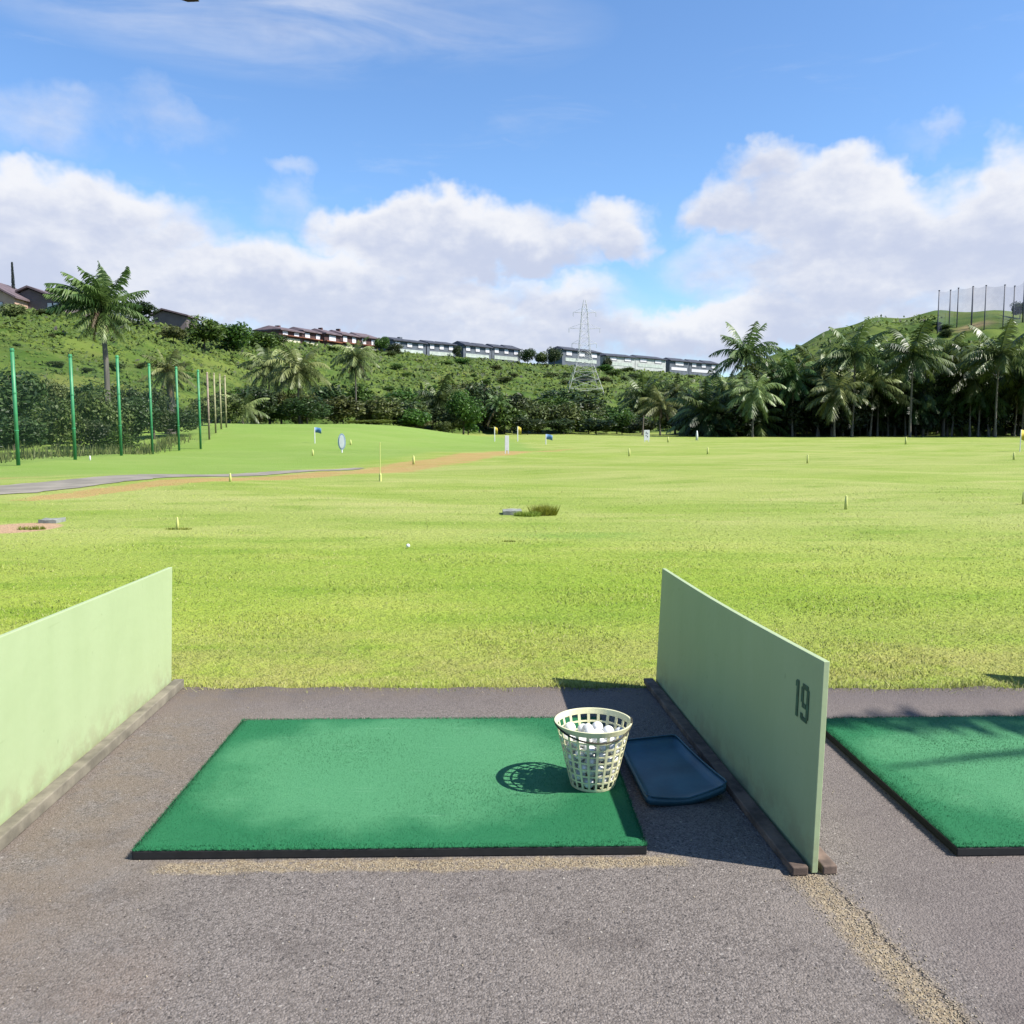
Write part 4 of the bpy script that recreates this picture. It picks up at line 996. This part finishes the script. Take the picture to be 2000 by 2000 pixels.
# broadleaf trees and shrubs, left to right
TL = [
 (25, 47, 700, 190, L_DARK, 'dark bushy tree at the far left behind the first net pole', 'tree', 1),
 (-70, 46, 720, 190, L_DARK, 'dark tree cut by the left frame edge', 'tree', 1),
 (110, 44, 760, 130, L_OLIVE, 'olive brown bush between the first two net poles', 'bush', 1),
 (30, 42, 805, 130, L_DARK, 'low dark bush at the foot of the first net pole', 'bush', 1),
 (190, 48, 745, 130, L_OLIVE, 'olive bush behind the second net pole', 'bush', 1),
 (175, 45, 810, 90, L_DARK, 'dark low bush right of the second net pole', 'bush', 1),
 (255, 50, 760, 120, L_DARK, 'dark bush behind the tall palm trunk', 'bush', 1),
 (232, 45, 838, 90, L_BRIGHT, 'bright green low shrub at the foot of the tall palm', 'bush', 1),
 (300, 54, 745, 100, L_DARK, 'dark bush between the tall palm and the dead-fronded palm', 'bush', 1),
 (345, 56, 790, 110, L_DARK, 'dark shrub around the base of the dead-fronded palm', 'bush', 1),
 (395, 66, 770, 90, L_OLIVE, 'olive shrub behind the tan net poles', 'bush', 0),
 (450, 78, 768, 80, L_OLIVE, 'olive shrub just right of the tan net poles', 'bush', 0),
 (500, 88, 745, 110, L_DARK, 'very dark round tree under the two sunlit palms', 'tree', 1),
 (600, 90, 768, 120, L_DARK, 'dark tree right of the two sunlit palms', 'tree', 1),
 (670, 96, 770, 110, L_OLIVE, 'olive shrub on the slope right of the sunlit palms', 'bush', 0),
 (735, 104, 762, 110, L_OLIVE, 'olive shrub below the slender palm', 'bush', 0),
 (725, 92, 826, 110, L_LIME, 'lime yellow low shrub on the berm crest', 'bush', 0),
 (790, 114, 765, 110, L_OLIVE, 'brownish olive shrub left of the broad dark palm', 'bush', 0),
 (815, 112, 808, 80, L_PALE, 'pale grey-green low bush at the berm end', 'bush', 0),
 (845, 126, 790, 100, L_DARK, 'dark tree under the broad dark palm', 'tree', 0),
 (905, 120, 752, 90, L_BRIGHT, 'fresh green rounded tree left of the field centre', 'tree', 1),
 (945, 138, 732, 80, L_DARK, 'tall dark tree behind the fresh green one', 'tree', 0),
 (1000, 136, 758, 90, L_DARK, 'dark grey-green tree behind the yellow flags', 'tree', 0),
 (1050, 138, 775, 90, L_OLIVE, 'olive tree left of the pylon foot', 'tree', 0),
 (1030, 128, 812, 80, L_DARK, 'low dark shrub behind the right yellow flag', 'bush', 0),
 (1100, 142, 785, 90, L_OLIVE, 'olive bush below the pylon', 'bush', 0),
 (1095, 132, 815, 80, L_DARK, 'dark shrub below the pylon at the field edge', 'bush', 0),
 (1150, 138, 795, 90, L_BRIGHT, 'green bush right of the pylon foot', 'bush', 0),
 (1165, 128, 815, 90, L_DARK, 'dark green low bush left of the palm clump', 'bush', 0),
 (1215, 132, 800, 90, L_BRIGHT, 'green bush at the left side of the palm clump', 'bush', 0),
 (1255, 128, 810, 80, L_DARK, 'dark shrub under the palm clump behind the white board sign', 'bush', 0),
 (1320, 124, 790, 90, L_DARK, 'dark tree between the palm clump and the grove', 'tree', 0),
 # ridge vegetation
 (38, 128, 588, 62, L_PALE, 'pale yellow-green bush in front of the hilltop houses', 'bush', 0),
 (100, 132, 602, 60, L_OLIVE, 'low olive bush beside the gabled house', 'bush', 0),
 (280, 150, 584, 84, L_DARK, 'dark green tree on the ridge right of the tall palm', 'tree', 0),
 (240, 140, 610, 60, L_DARK, 'dark shrub on the ridge beside the tall palm', 'bush', 0),
 (345, 150, 628, 70, L_OLIVE, 'olive bush in front of the low mauve roof', 'bush', 0),
 (405, 160, 606, 110, L_BRIGHT, 'rounded bright green tree on the ridge left of the townhouses', 'tree', 0),
 (462, 175, 622, 100, L_BRIGHT, 'green tree on the ridge next to the rounded one', 'tree', 0),
 (515, 205, 640, 90, L_BRIGHT, 'green bush at the left end of the red-brown townhouses', 'bush', 0),
 (545, 240, 648, 50, L_DARK, 'dark bush below the first red-brown townhouse', 'bush', 0),
 (748, 290, 652, 34, L_BRIGHT, 'green tree between the red-brown and grey townhouses', 'tree', 0),
 (775, 285, 668, 44, L_DARK, 'dark bush in front of the first grey townhouse', 'bush', 0),
 (895, 330, 672, 24, L_DARK, 'small tree between grey townhouses', 'tree', 0),
 (1030, 350, 676, 44, L_DARK, 'dark tree right of the second grey townhouse row', 'tree', 0),
 (1060, 352, 680, 40, L_OLIVE, 'olive bush on the ridge left of the dark conifer', 'bush', 0),
 (1082, 352, 672, 36, L_DARK, 'dark cone-shaped tree on the ridge left of the pylon', 'tree', 0),
 (1185, 375, 690, 26, L_DARK, 'dark bush before the ridge houses right of the pylon', 'bush', 0),
 (1980, 170, 583, 44, L_DARK, 'dark round tree behind the hilltop net at right', 'tree', 0),
]
for px, Y, tp, wp, mt, lb, ct, fi in TL:
    tree(px, Y, tp, wp, mt, lb, ct, 'broadleaf_tree' if ct == 'tree' else 'leafy_bush', fine=bool(fi), full=.9 if ct == 'tree' else .98)
# thicket on the lower slope: each shrub its own
TK = 'shrubs of the thicket below the middle slope'; TKL = 'leafy shrub in the thicket between the far edge of the field and the middle slope'
for i in range(64):
    px = rr_.uniform(470, 1345); rf = np.interp(px, RA[:, 0], RA[:, 3]); Y = rf + rr_.uniform(-6, 34)
    p = ON(px, Y); k = Y / 1700; h = rr_.choice([30, 36, 44, 52, 62, 74]) * rr_.uniform(.85, 1.1); py = 831 - (p.z - CAMH) / k
    tree(px, Y, py - h, h * rr_.uniform(1.0, 1.8), rr_.choice([L_DARK, L_BRIGHT, L_OLIVE, L_OLIVE, L_BRIGHT]), TKL, 'bush', 'leafy_bush', TK, .97)
LK = 'shrubs of the thicket behind the left net'; LKL = 'dark leafy shrub in the thicket behind the left net poles'
for i in range(26):
    px = rr_.uniform(-60, 470); rf = np.interp(px, RA[:, 0], RA[:, 3]); Y = rf + rr_.uniform(-1, 16)
    p = ON(px, Y); k = Y / 1700; h = rr_.uniform(40, 85); py = 831 - (p.z - CAMH) / k
    tree(px, Y, py - h, h * rr_.uniform(.9, 1.6), rr_.choice([L_DARK, L_OLIVE, L_OLIVE, L_BRIGHT, L_PALE]), LKL, 'bush', 'leafy_bush', LK, .97)
# shrubs sprinkled over the slopes
SG = 'shrubs scattered on the middle hillside'; SL = 'small green shrub scattered on the hillside below the townhouses'
for i in range(60):
    px = rr_.uniform(640, 1350); t = rr_.uniform(.18, .93)
    rd = np.interp(px, RA[:, 0], RA[:, 2]); rf = np.interp(px, RA[:, 0], RA[:, 3]); Y = rf + (rd - rf) * t
    p = ON(px, Y); k = Y / 1700; h = rr_.uniform(8, 17); 
    py = 831 - (p.z - CAMH) / k
    tree(px, Y, py - h, h * rr_.uniform(1.6, 2.8), rr_.choice([L_BRIGHT, L_DARK, L_OLIVE, L_BRIGHT]), SL, 'bush', 'leafy_bush', SG, .98)
SG2 = 'shrubs scattered on the left hillside'; SL2 = 'small shrub scattered on the grassy left hillside above the net poles'
for i in range(20):
    px = rr_.uniform(-40, 640); t = rr_.uniform(.25, .95)
    rd = np.interp(px, RA[:, 0], RA[:, 2]); rf = np.interp(px, RA[:, 0], RA[:, 3]); Y = rf + (rd - rf) * t
    p = ON(px, Y); k = Y / 1700; h = rr_.uniform(8, 22); py = 831 - (p.z - CAMH) / k
    tree(px, Y, py - h, h * rr_.uniform(1.6, 3), rr_.choice([L_BRIGHT, L_OLIVE, L_OLIVE, L_DARK]), SL2, 'bush', 'leafy_bush', SG2, .98)
SG3 = 'shrubs on the right-hand hill'; SL3 = 'green shrub growing on the right-hand hill above the palm grove'
for i in range(46):
    px = rr_.uniform(1470, 2080); rdb = np.interp(px, RB[:, 0], RB[:, 2]); Y = 136 + (rdb - 136) * rr_.uniform(0, .62)
    p = ON(px, Y); k = Y / 1700; h = rr_.uniform(9, 18); py = 831 - (p.z - CAMH) / k
    if px > 1860 and Y > 155: continue
    tree(px, Y, py - h, h * rr_.uniform(1.8, 3), rr_.choice([L_BRIGHT, L_BRIGHT, L_OLIVE]), SL3, 'bush', 'leafy_bush', SG3, .98)
# cypress
def cypress():
    Y = 150; p = ON(41, Y); k = Y / 1700; zt = AT(41, 513, Y).z; h = zt - p.z
    o = empty('cypress_tree', p, 'thin dark columnar cypress beside the gabled house', 'tree')
    n = 2200; z = rng.uniform(0, 1, n); r = .40 * np.clip(1.15 - z, 0.12, 1) ** .6 * rng.uniform(.5, 1, n); a = rng.uniform(0, 6.28, n)
    p_ = np.stack([np.cos(a) * r, np.sin(a) * r, z * h], 1); s = .16
    d = np.stack([np.cos(a) * .04, np.sin(a) * .04, np.full(n, s)], 1); t = np.stack([-np.sin(a) * .07, np.cos(a) * .07, 0 * a], 1)
    V = np.stack([p_ - t, p_ + t, p_ + d], 1).reshape(-1, 3)
    mobj('crown', mesh_np('crown', V, np.arange(3 * n).reshape(-1, 3), L_CYP, False, {'tint': ('FACE', rng.uniform(0, 1, n))}), o)
    m = MB(); m.tube([(0, 0, -.3), (0, 0, h * .8)], [.16, .05], 7); m.build('trunk', M_BARK, o)
L_CYP = mat_leaf('cypress_leaf', (.014, .020, .018), (.035, .045, .04), .1)
cypress()
# hill ground cover: low leafy growth over the slopes
def cover():
    N = 17000; nl = 8
    px = rng.uniform(-120, 2120, N); t = rng.uniform(0, 1, N)
    right = (px > 1470)
    rd = np.where(right, np.interp(px, RB[:, 0], RB[:, 2]), np.interp(px, RA[:, 0], RA[:, 2])); rf = np.where(right, 126, np.interp(px, RA[:, 0], RA[:, 3]) + 2)
    Y = rf + (rd - rf) * t; X = (px - 925) / 1700 * Y
    keep = rng.uniform(0, 1, N) < .45 + .55 * (np.sin(X * .13 + Y * .09) * np.sin(Y * .11 - X * .05) > -.1); keep &= ~((px > 1840) & (Y > 158)) & ~((px > 1470) & (rng.uniform(0, 1, N) < .45 + .5 * t))
    X, Y = X[keep], Y[keep]; Z = terrain(X, Y); n = len(X)
    size = rng.uniform(.35, .85, n) * np.clip(Y / 150, .5, 1.8)
    off = rng.normal(0, 1, (n, nl, 3)) * np.array([1.2, 1.2, .22]); off[..., 2] = np.abs(off[..., 2])
    p = np.stack([X, Y, Z], 1)[:, None, :] + off * size[:, None, None]
    p = p.reshape(-1, 3); k = len(p); s = np.repeat(size, nl)[:, None] * rng.uniform(.35, .7, (k, 1))
    nr = rng.normal(0, .6, (k, 3)) + np.array([.3, -.3, .8]); nr /= np.linalg.norm(nr, axis=1)[:, None]
    tt = np.cross(nr, rng.normal(0, 1, (k, 3))); tt /= np.linalg.norm(tt, axis=1)[:, None]; b = np.cross(nr, tt)
    V = np.stack([p - tt * s, p + b * s * .6, p + tt * s, p - b * s * .6], 1).reshape(-1, 3)
    o = bpy.data.objects.new('ground_cover', mesh_np('ground_cover', V, np.arange(4 * k).reshape(-1, 4), L_HILL, False, {'tint': ('FACE', np.clip(np.repeat(rng.normal(.5, .12, n), nl) + rng.normal(0, .1, k), 0, 1))}))
    link(o); tag(o, 'low green growth covering the hillsides', 'ground cover', kind='stuff')
cover()
# tall rough grass below the net poles
def rough():
    N = 1900; s = rng.uniform(0, 1, N); x = -19 + 3.0 * rng.uniform(-1, 1, N) * .5 + 0 * s; Y = 27 + 27 * s
    x = np.interp(Y, [27, 36, 48, 56], [-16.9, -17.2, -17.4, -18.2]) + rng.normal(0, .45, N)
    z = terrain(x, Y)
    o = blades(np.stack([x, Y, z], 1), rng.uniform(.12, .6, N), rng.uniform(.015, .03, N), 'rough_grass', 'tall rough grass under the left net', L_PALE, .35)
rough()

# ------------------------------------------------------------------ buildings on the ridges
W_RED = simple('red_brown_wall', (.085, .035, .030), .8, .2, .6); W_GREY = simple('slate_grey_wall', (.11, .13, .16), .8, .15, .6); W_PALE = simple('pale_render', (.48, .50, .47), .8, .1, .5)
R_MAUVE = simple('mauve_brown_roof', (.14, .10, .11), .8, .2, .8); R_SLATE = simple('slate_roof', (.045, .050, .070), .8, .2, .8); W_MAUVE = simple('mauve_wall', (.16, .125, .125), .8, .1, .5); W_PEACH = simple('peach_wall', (.55, .36, .27), .8, .1, .5)
M_WIN = simple('white_window', (.70, .68, .70), .4, .05, 3); M_BAND = simple('cream_band', (.62, .58, .42), .8, .12, .8); M_BANDG = simple('pale_green_band', (.46, .52, .46), .8, .12, .8)
M_FRAME = simple('dark_frame', (.05, .05, .06), .6, .1, 3); M_OR = simple('rust_band', (.22, .07, .03), .8, .2, .6)
def townhouse(px0, px1, top0, top1, bot0, bot1, Y0, Y1, wall, roof, band, wins, label, seed, group, chimney=False, low=None):
    r = random.Random(seed)
    A = AT(px0, bot0, Y0); B = AT(px1, bot1, Y1); hA = AT(px0, top0, Y0).z - A.z; hB = AT(px1, top1, Y1).z - B.z; h = (hA + hB) / 2
    o = empty('townhouse', A, label, 'house', group)
    ex = (B - A); ln = math.hypot(ex.x, ex.y); ux = Vector((ex.x / ln, ex.y / ln, ex.z / ln)); vy = Vector((-ux.y, ux.x, 0)).normalized()
    if vy.y < 0: vy = -vy
    dep = 9.0
    def P(a, b, z): return ux * (a * ln) + vy * b + Vector((0, 0, z))
    def blk(m, a0, a1, b0, b1, z0, z1):
        vs = [P(a, b, z) for z in (z0, z1) for a, b in ((a0, b0), (a1, b0), (a1, b1), (a0, b1))]
        m.add(vs, [(3, 2, 1, 0), (4, 5, 6, 7), (0, 1, 5, 4), (1, 2, 6, 5), (2, 3, 7, 6), (3, 0, 4, 7)])
    wh = h * .74
    m = MB(); blk(m, 0, 1, 0, dep, -4, wh); m.build('wall', wall, o)
    m = MB(); k = max(1, round(wins / 2)); 
    for i in range(k):
        a0, a1 = i / k + .004, (i + 1) / k - .004; e0, e1 = a0 - .02 / k, a1 + .02 / k
        z0 = wh - .15 + r.uniform(-.15, .1); zr = h + r.uniform(-.25, .15); am = (a0 + a1) / 2
        vs = [P(e0, -.9, z0), P(e1, -.9, z0), P(e1, dep + .6, z0), P(e0, dep + .6, z0), P(e0 + .12 / k, dep / 2, zr), P(e1 - .12 / k, dep / 2, zr)]
        vs += [v + Vector((0, 0, .35)) if q < 4 else v + Vector((0, 0, .3)) for q, v in enumerate(vs)]
        m.add(vs, [(0, 1, 2, 3), (6, 7, 11, 10), (7, 8, 11), (8, 9, 10, 11), (9, 6, 10), (0, 6, 7, 1), (1, 7, 8, 2), (2, 8, 9, 3), (3, 9, 6, 0)])
    rf_ = m.build('roof', roof, o)
    if chimney:
        m = MB(); blk(m, .42, .50, dep * .4, dep * .55, h - .3, h + .7); m.build('chimney', wall, rf_)
    for i in range(wins):
        a = (i + .5) / wins + r.uniform(-.01, .01); hw = .5 / wins * .42
        m = MB(); blk(m, a - hw * 1.12, a + hw * 1.12, -.10, .05, wh * .42, wh * .92); f = m.build('window', M_FRAME, o)
        m = MB(); blk(m, a - hw, a + hw, -.16, -.04, wh * .47, wh * .88); m.build('pane', M_WIN, f)
    zb = wh * .02
    for i in range(max(1, wins // 2)):
        n_ = max(1, wins // 2); a0, a1 = i / n_ + .08 / n_, (i + 1) / n_ - .10 / n_
        if r.random() < .85:
            m = MB(); blk(m, a0, a1, -.14, .06, zb - .6, wh * .22); m.build('lower_panel', band, o)
    if low:
        m = MB(); blk(m, 0, 1, -1.1, -.2, wh * .40, wh * .47); m.build('balcony', low, o)
TG = 'red-brown townhouses on the ridge'; GGp = 'grey townhouses on the ridge'
townhouse(545, 590, 638, 641, 662, 668, 262, 272, W_RED, R_MAUVE, M_BAND, 2, 'first red-brown townhouse from the left, half hidden by bushes', 1, TG, True, M_OR)
townhouse(590, 632, 641, 643, 670, 676, 274, 282, W_RED, R_MAUVE, M_BAND, 2, 'second red-brown townhouse with two white windows', 2, TG, False, M_OR)
townhouse(634, 664, 642, 645, 677, 681, 280, 287, W_RED, R_MAUVE, M_BAND, 1, 'third red-brown townhouse, its gabled front rust red', 3, TG, True, M_OR)
townhouse(665, 700, 643, 648, 680, 685, 288, 296, W_RED, R_MAUVE, M_BAND, 2, 'fourth red-brown townhouse behind the slender palm', 4, TG, True, M_OR)
townhouse(701, 738, 648, 654, 684, 688, 297, 304, W_RED, R_MAUVE, M_BAND, 2, 'last red-brown townhouse at the right of its row', 5, TG, False, M_RED if False else M_OR)
townhouse(766, 832, 659, 663, 684, 690, 310, 322, W_GREY, R_SLATE, M_BANDG, 3, 'first grey townhouse at the left of its row', 6, GGp, True)
townhouse(834, 890, 663, 667, 690, 694, 324, 334, W_GREY, R_SLATE, M_BANDG, 3, 'second grey townhouse with white windows', 7, GGp)
townhouse(905, 960, 667, 671, 694, 699, 338, 348, W_GREY, R_SLATE, M_BANDG, 3, 'third grey townhouse, before the centre of the ridge', 8, GGp)
townhouse(961, 1016, 670, 676, 698, 703, 350, 358, W_GREY, R_SLATE, M_BANDG, 3, 'fourth grey townhouse beside the dark ridge trees', 9, GGp)
townhouse(1098, 1172, 676, 682, 702, 709, 378, 392, W_GREY, R_SLATE, M_BANDG, 3, 'grey house with pale walls seen behind the pylon', 10, GGp)
townhouse(1182, 1240, 689, 693, 710, 714, 396, 406, W_PALE, R_SLATE, M_BANDG, 2, 'pale house with dark roof right of the pylon', 11, GGp)
townhouse(1241, 1300, 692, 698, 713, 718, 410, 420, W_PALE, R_SLATE, M_BANDG, 2, 'long low pale house with a black roof on the ridge', 12, GGp)
townhouse(1308, 1345, 698, 701, 720, 723, 424, 430, W_GREY, R_SLATE, M_WIN, 1, 'grey house with one white wall near the right end of the ridge', 13, GGp)
townhouse(1346, 1402, 701, 706, 724, 728, 432, 440, W_GREY, R_SLATE, M_WIN, 3, 'last grey house on the ridge beside the tall grove palm', 14, GGp)
def gable_house(px0, px1, apex, Y, apex_py, eL, eR, base, wall, roof, label, dep=9, win=None):
    A = AT(px0, base, Y); k = Y / 1700
    o = empty('hill_house', A, label, 'house')
    L = (px1 - px0) * k; xa = (apex - px0) * k; zl = (base - eL) * k; zr = (base - eR) * k; za = (base - apex_py) * k
    m = MB(); m.prism([(0, 0, -2), (L, 0, -2), (L, 0, zr - .15), (xa, 0, za - .2), (0, 0, zl - .15)], (0, dep, 0)); m.build('wall', wall, o)
    m = MB(); ov = .5
    sl = (za - zl) / max(xa, .01); sr = (za - zr) / max(L - xa, .01)
    m.prism([(-ov, -.7, zl - sl * ov), (xa, -.7, za), (xa, -.7, za + .3), (-ov, -.7, zl - sl * ov + .3)], (0, dep + 1, 0))
    m.prism([(xa + .002, -.7, za), (L + ov, -.7, zr - sr * ov), (L + ov, -.7, zr - sr * ov + .3), (xa + .002, -.7, za + .3)], (0, dep + 1, 0)); m.build('roof', roof, o)
    for (a, b, z0, z1) in win or []:
        x0, x1 = (a - px0) * k, (b - px0) * k; z_0, z_1 = (base - z0) * k, (base - z1) * k
        m = MB(); m.box(((x0 + x1) / 2, -.03, (z_0 + z_1) / 2), (x1 - x0 + .12, .12, abs(z_0 - z_1) + .12)); f = m.build('window', M_FRAME, o)
        m = MB(); m.box(((x0 + x1) / 2, -.09, (z_0 + z_1) / 2), (x1 - x0, .06, abs(z_0 - z_1))); m.build('pane', M_WIN, f)
gable_house(42, 112, 58, 146, 565, 572, 586, 613, W_MAUVE, R_MAUVE, 'mauve gabled hilltop house with two white windows behind the pale bush', 10, [(91, 99, 593, 604), (102, 110, 593, 604)])
gable_house(95, 160, 98, 160, 568, 572, 583, 610, W_MAUVE, R_MAUVE, 'house with a long pale roof behind the gabled one', 9)
gable_house(-75, 24, -40, 142, 548, 566, 582, 625, W_PEACH, R_MAUVE, 'peach-walled house with brown roof at the left frame edge', 10, [(-8, 2, 592, 606)])
gable_house(300, 362, 318, 178, 607, 616, 618, 640, W_MAUVE, R_MAUVE, 'low mauve roof peeping over the ridge bushes', 8)

# ------------------------------------------------------------------ pylon
def pylon():
    Y = 235; k = Y / 1700; base = ON(1140, Y); o = empty('pylon', base, 'pale lattice steel pylon standing on the middle slope', 'pylon')
    H = AT(1140, 583, Y).z - base.z
    zpy = lambda py: AT(1140, py, Y).z - base.z
    prof = [(0, 34 * k), (zpy(715), 17 * k), (zpy(690), 11 * k), (zpy(605), 5 * k), (H * .985, .25)]
    def half(z): return float(np.interp(z, [a for a, _ in prof], [b for _, b in prof]))
    def cn(z, i): s = half(z); return Vector(((1, -1, -1, 1)[i] * s, (1, 1, -1, -1)[i] * s, z))
    rr = .04
    for i in range(4):
        m = MB(); m.tube([cn(z, i) for z, _ in [(-.5, 0)] + prof[0:]], rr * 1.4, 5); m.build('leg', M_STEEL, o)
    m = MB(); zs = [0, zpy(760), zpy(742), zpy(727), zpy(715), zpy(702), zpy(690), zpy(674), zpy(660), zpy(647), zpy(633), zpy(620), zpy(605), zpy(595)]
    for a, b in zip(zs[:-1], zs[1:]):
        for i in range(4):
            j = (i + 1) % 4
            m.tube([cn(a, i), cn(b, j)], rr * .7, 4); m.tube([cn(a, j), cn(b, i)], rr * .7, 4); m.tube([cn(b, i), cn(b, j)], rr * .7, 4)
    m.build('lattice_bracing', M_STEEL, o)
    for py, w_ in ((611, 22), (642, 30), (672, 24)):
        z = zpy(py); m = MB(); L = w_ * k
        for s in (-1, 1):
            for q in (-1, 1): m.tube([(s * half(z), q * half(z), z), (s * L, 0, z + .15)], rr * .8, 4)
            m.tube([(s * half(z + 1.3), 0, z + 1.3), (s * L, 0, z + .15)], rr * .8, 4)
        ca = m.build('cross_arm', M_STEEL, o)
        for s in (-1, 1):
            m = MB(); m.tube([(s * L, 0, z + .1), (s * L, 0, z - 1.0)], .07, 6); m.build('insulator', M_STEEL, ca)
pylon()

# ------------------------------------------------------------------ net on the right-hand hilltop
HP = [(1822, 568, 636), (1844, 567, 637), (1859, 563, 640), (1887, 560, 645), (1912, 558, 648), (1948, 557, 640), (1967, 559, 642), (1986, 550, 652), (2040, 548, 650), (2100, 546, 650)]
HL = ['leftmost pole of the hilltop net', 'second pole of the hilltop net from the left', 'third pole of the hilltop net from the left', 'fourth pole of the hilltop net, at its middle', 'fifth pole of the hilltop net, above the bare earth',
      'hilltop net pole left of the round dark tree', 'hilltop net pole crossing the round dark tree', 'tallest hilltop net pole near the right frame edge', 'hilltop net pole just outside the right frame edge', 'farthest right hilltop net pole outside the frame']
hp = []
for i, (px, tp, bp) in enumerate(HP):
    Y = 163 + 3 * math.sin(i); p = ON(px, Y); h = AT(px, tp, Y).z - p.z; hp.append((p, h))
    o = empty('hilltop_net_pole', p, HL[i], 'net pole', 'poles of the hilltop net')
    m = MB(); m.tube([(0, 0, -.3), (0, 0, h)], .10 if i not in (3, 7) else .14, 8); m.build('post', M_STEELD, o, smooth=True)
    m = MB(); m.tube([(0, 0, h), (0, 0, h + .12)], .17, 8); m.build('cap', M_STEELD, o)
m = MB(); b0 = hp[0][0].copy()
for (a, ha), (b, hb) in zip(hp[:-1], hp[1:]):
    a_, b_ = a - b0, b - b0; N = 4; V = []
    for q in range(N + 1):
        t = q / N; c = a_.lerp(b_, t); V += [c + Vector((0, .2, .1)), c + Vector((0, .2, (ha + (hb - ha) * t) - .25 * math.sin(math.pi * t)))]
    m.add(V, [(2 * q, 2 * q + 2, 2 * q + 3, 2 * q + 1) for q in range(N)])
o = m.build('hilltop_net', M_NETR, loc=b0); tag(o, 'grey-blue netting strung between the hilltop poles at right', 'net')

# ------------------------------------------------------------------ palm standing beside the tees, out of frame, whose fronds shade the right mat
o = empty('coconut_palm', (8.45, 1.92, 0), 'coconut palm beside the tees right of the frame, its fronds shading the right mat', 'palm tree')
mobj('trunk', PT[0], o, (0, 0, -.1), (.12, .12, 5.5))
def shade_crown():
    r = random.Random(4); V = []; T = []
    for a, el, L, ll in ((174, 8, 2.65, .16), (177, 14, 2.5, .12), (188, 4, 2.4, .04), (-20, 30, 1.6, .2), (15, 25, 1.6, .2), (50, 60, 1.2, .2), (-60, 20, 1.4, .2), (-95, 10, 1.4, .2), (-5, 0, 1.7, .2), (25, -20, 1.5, .2)):
        v, t = frond_arrays(r, R(a), R(el), L, .35, 30, ll, .012); b = len(V); V += v; T += [(x + b, y + b, z + b) for x, y, z in t]
    return mesh_np('crown', np.array(V), np.array(T), L_PALM, False, {'tint': ('FACE', [.5] * len(T))})
mobj('crown', shade_crown(), o, (0, 0, 5.3))

# unidentified dark fragment at the top of the view, its winged form invented
def sky_fragment():
    Y = 14; p = AT(369, -3, Y); o = empty('sky_fragment', p, 'unidentified dark purplish fragment at the very top edge of the sky', 'sky_fragment')
    M_B = simple('dark_purple_brown', (.035, .012, .030), .8, .2, 8)
    m = MB(); m.tube([(-.16, 0, .0), (-.11, 0, .012), (-.02, 0, 0), (.08, 0, -.004), (.15, 0, .004), (.19, 0, .012)], [.012, .036, .048, .040, .022, .008], 10); m.build('body', M_B, o, smooth=True)
    for s in (-1, 1):
        m = MB(); pts = [(-.07, s * .03, .02), (-.05, s * .16, .075), (.01, s * .30, .09), (.07, s * .28, .085), (.05, s * .14, .065), (.07, s * .03, .02)]
        m.prism(pts, (0, 0, .008)); m.build('wing', M_B, o)
sky_fragment()
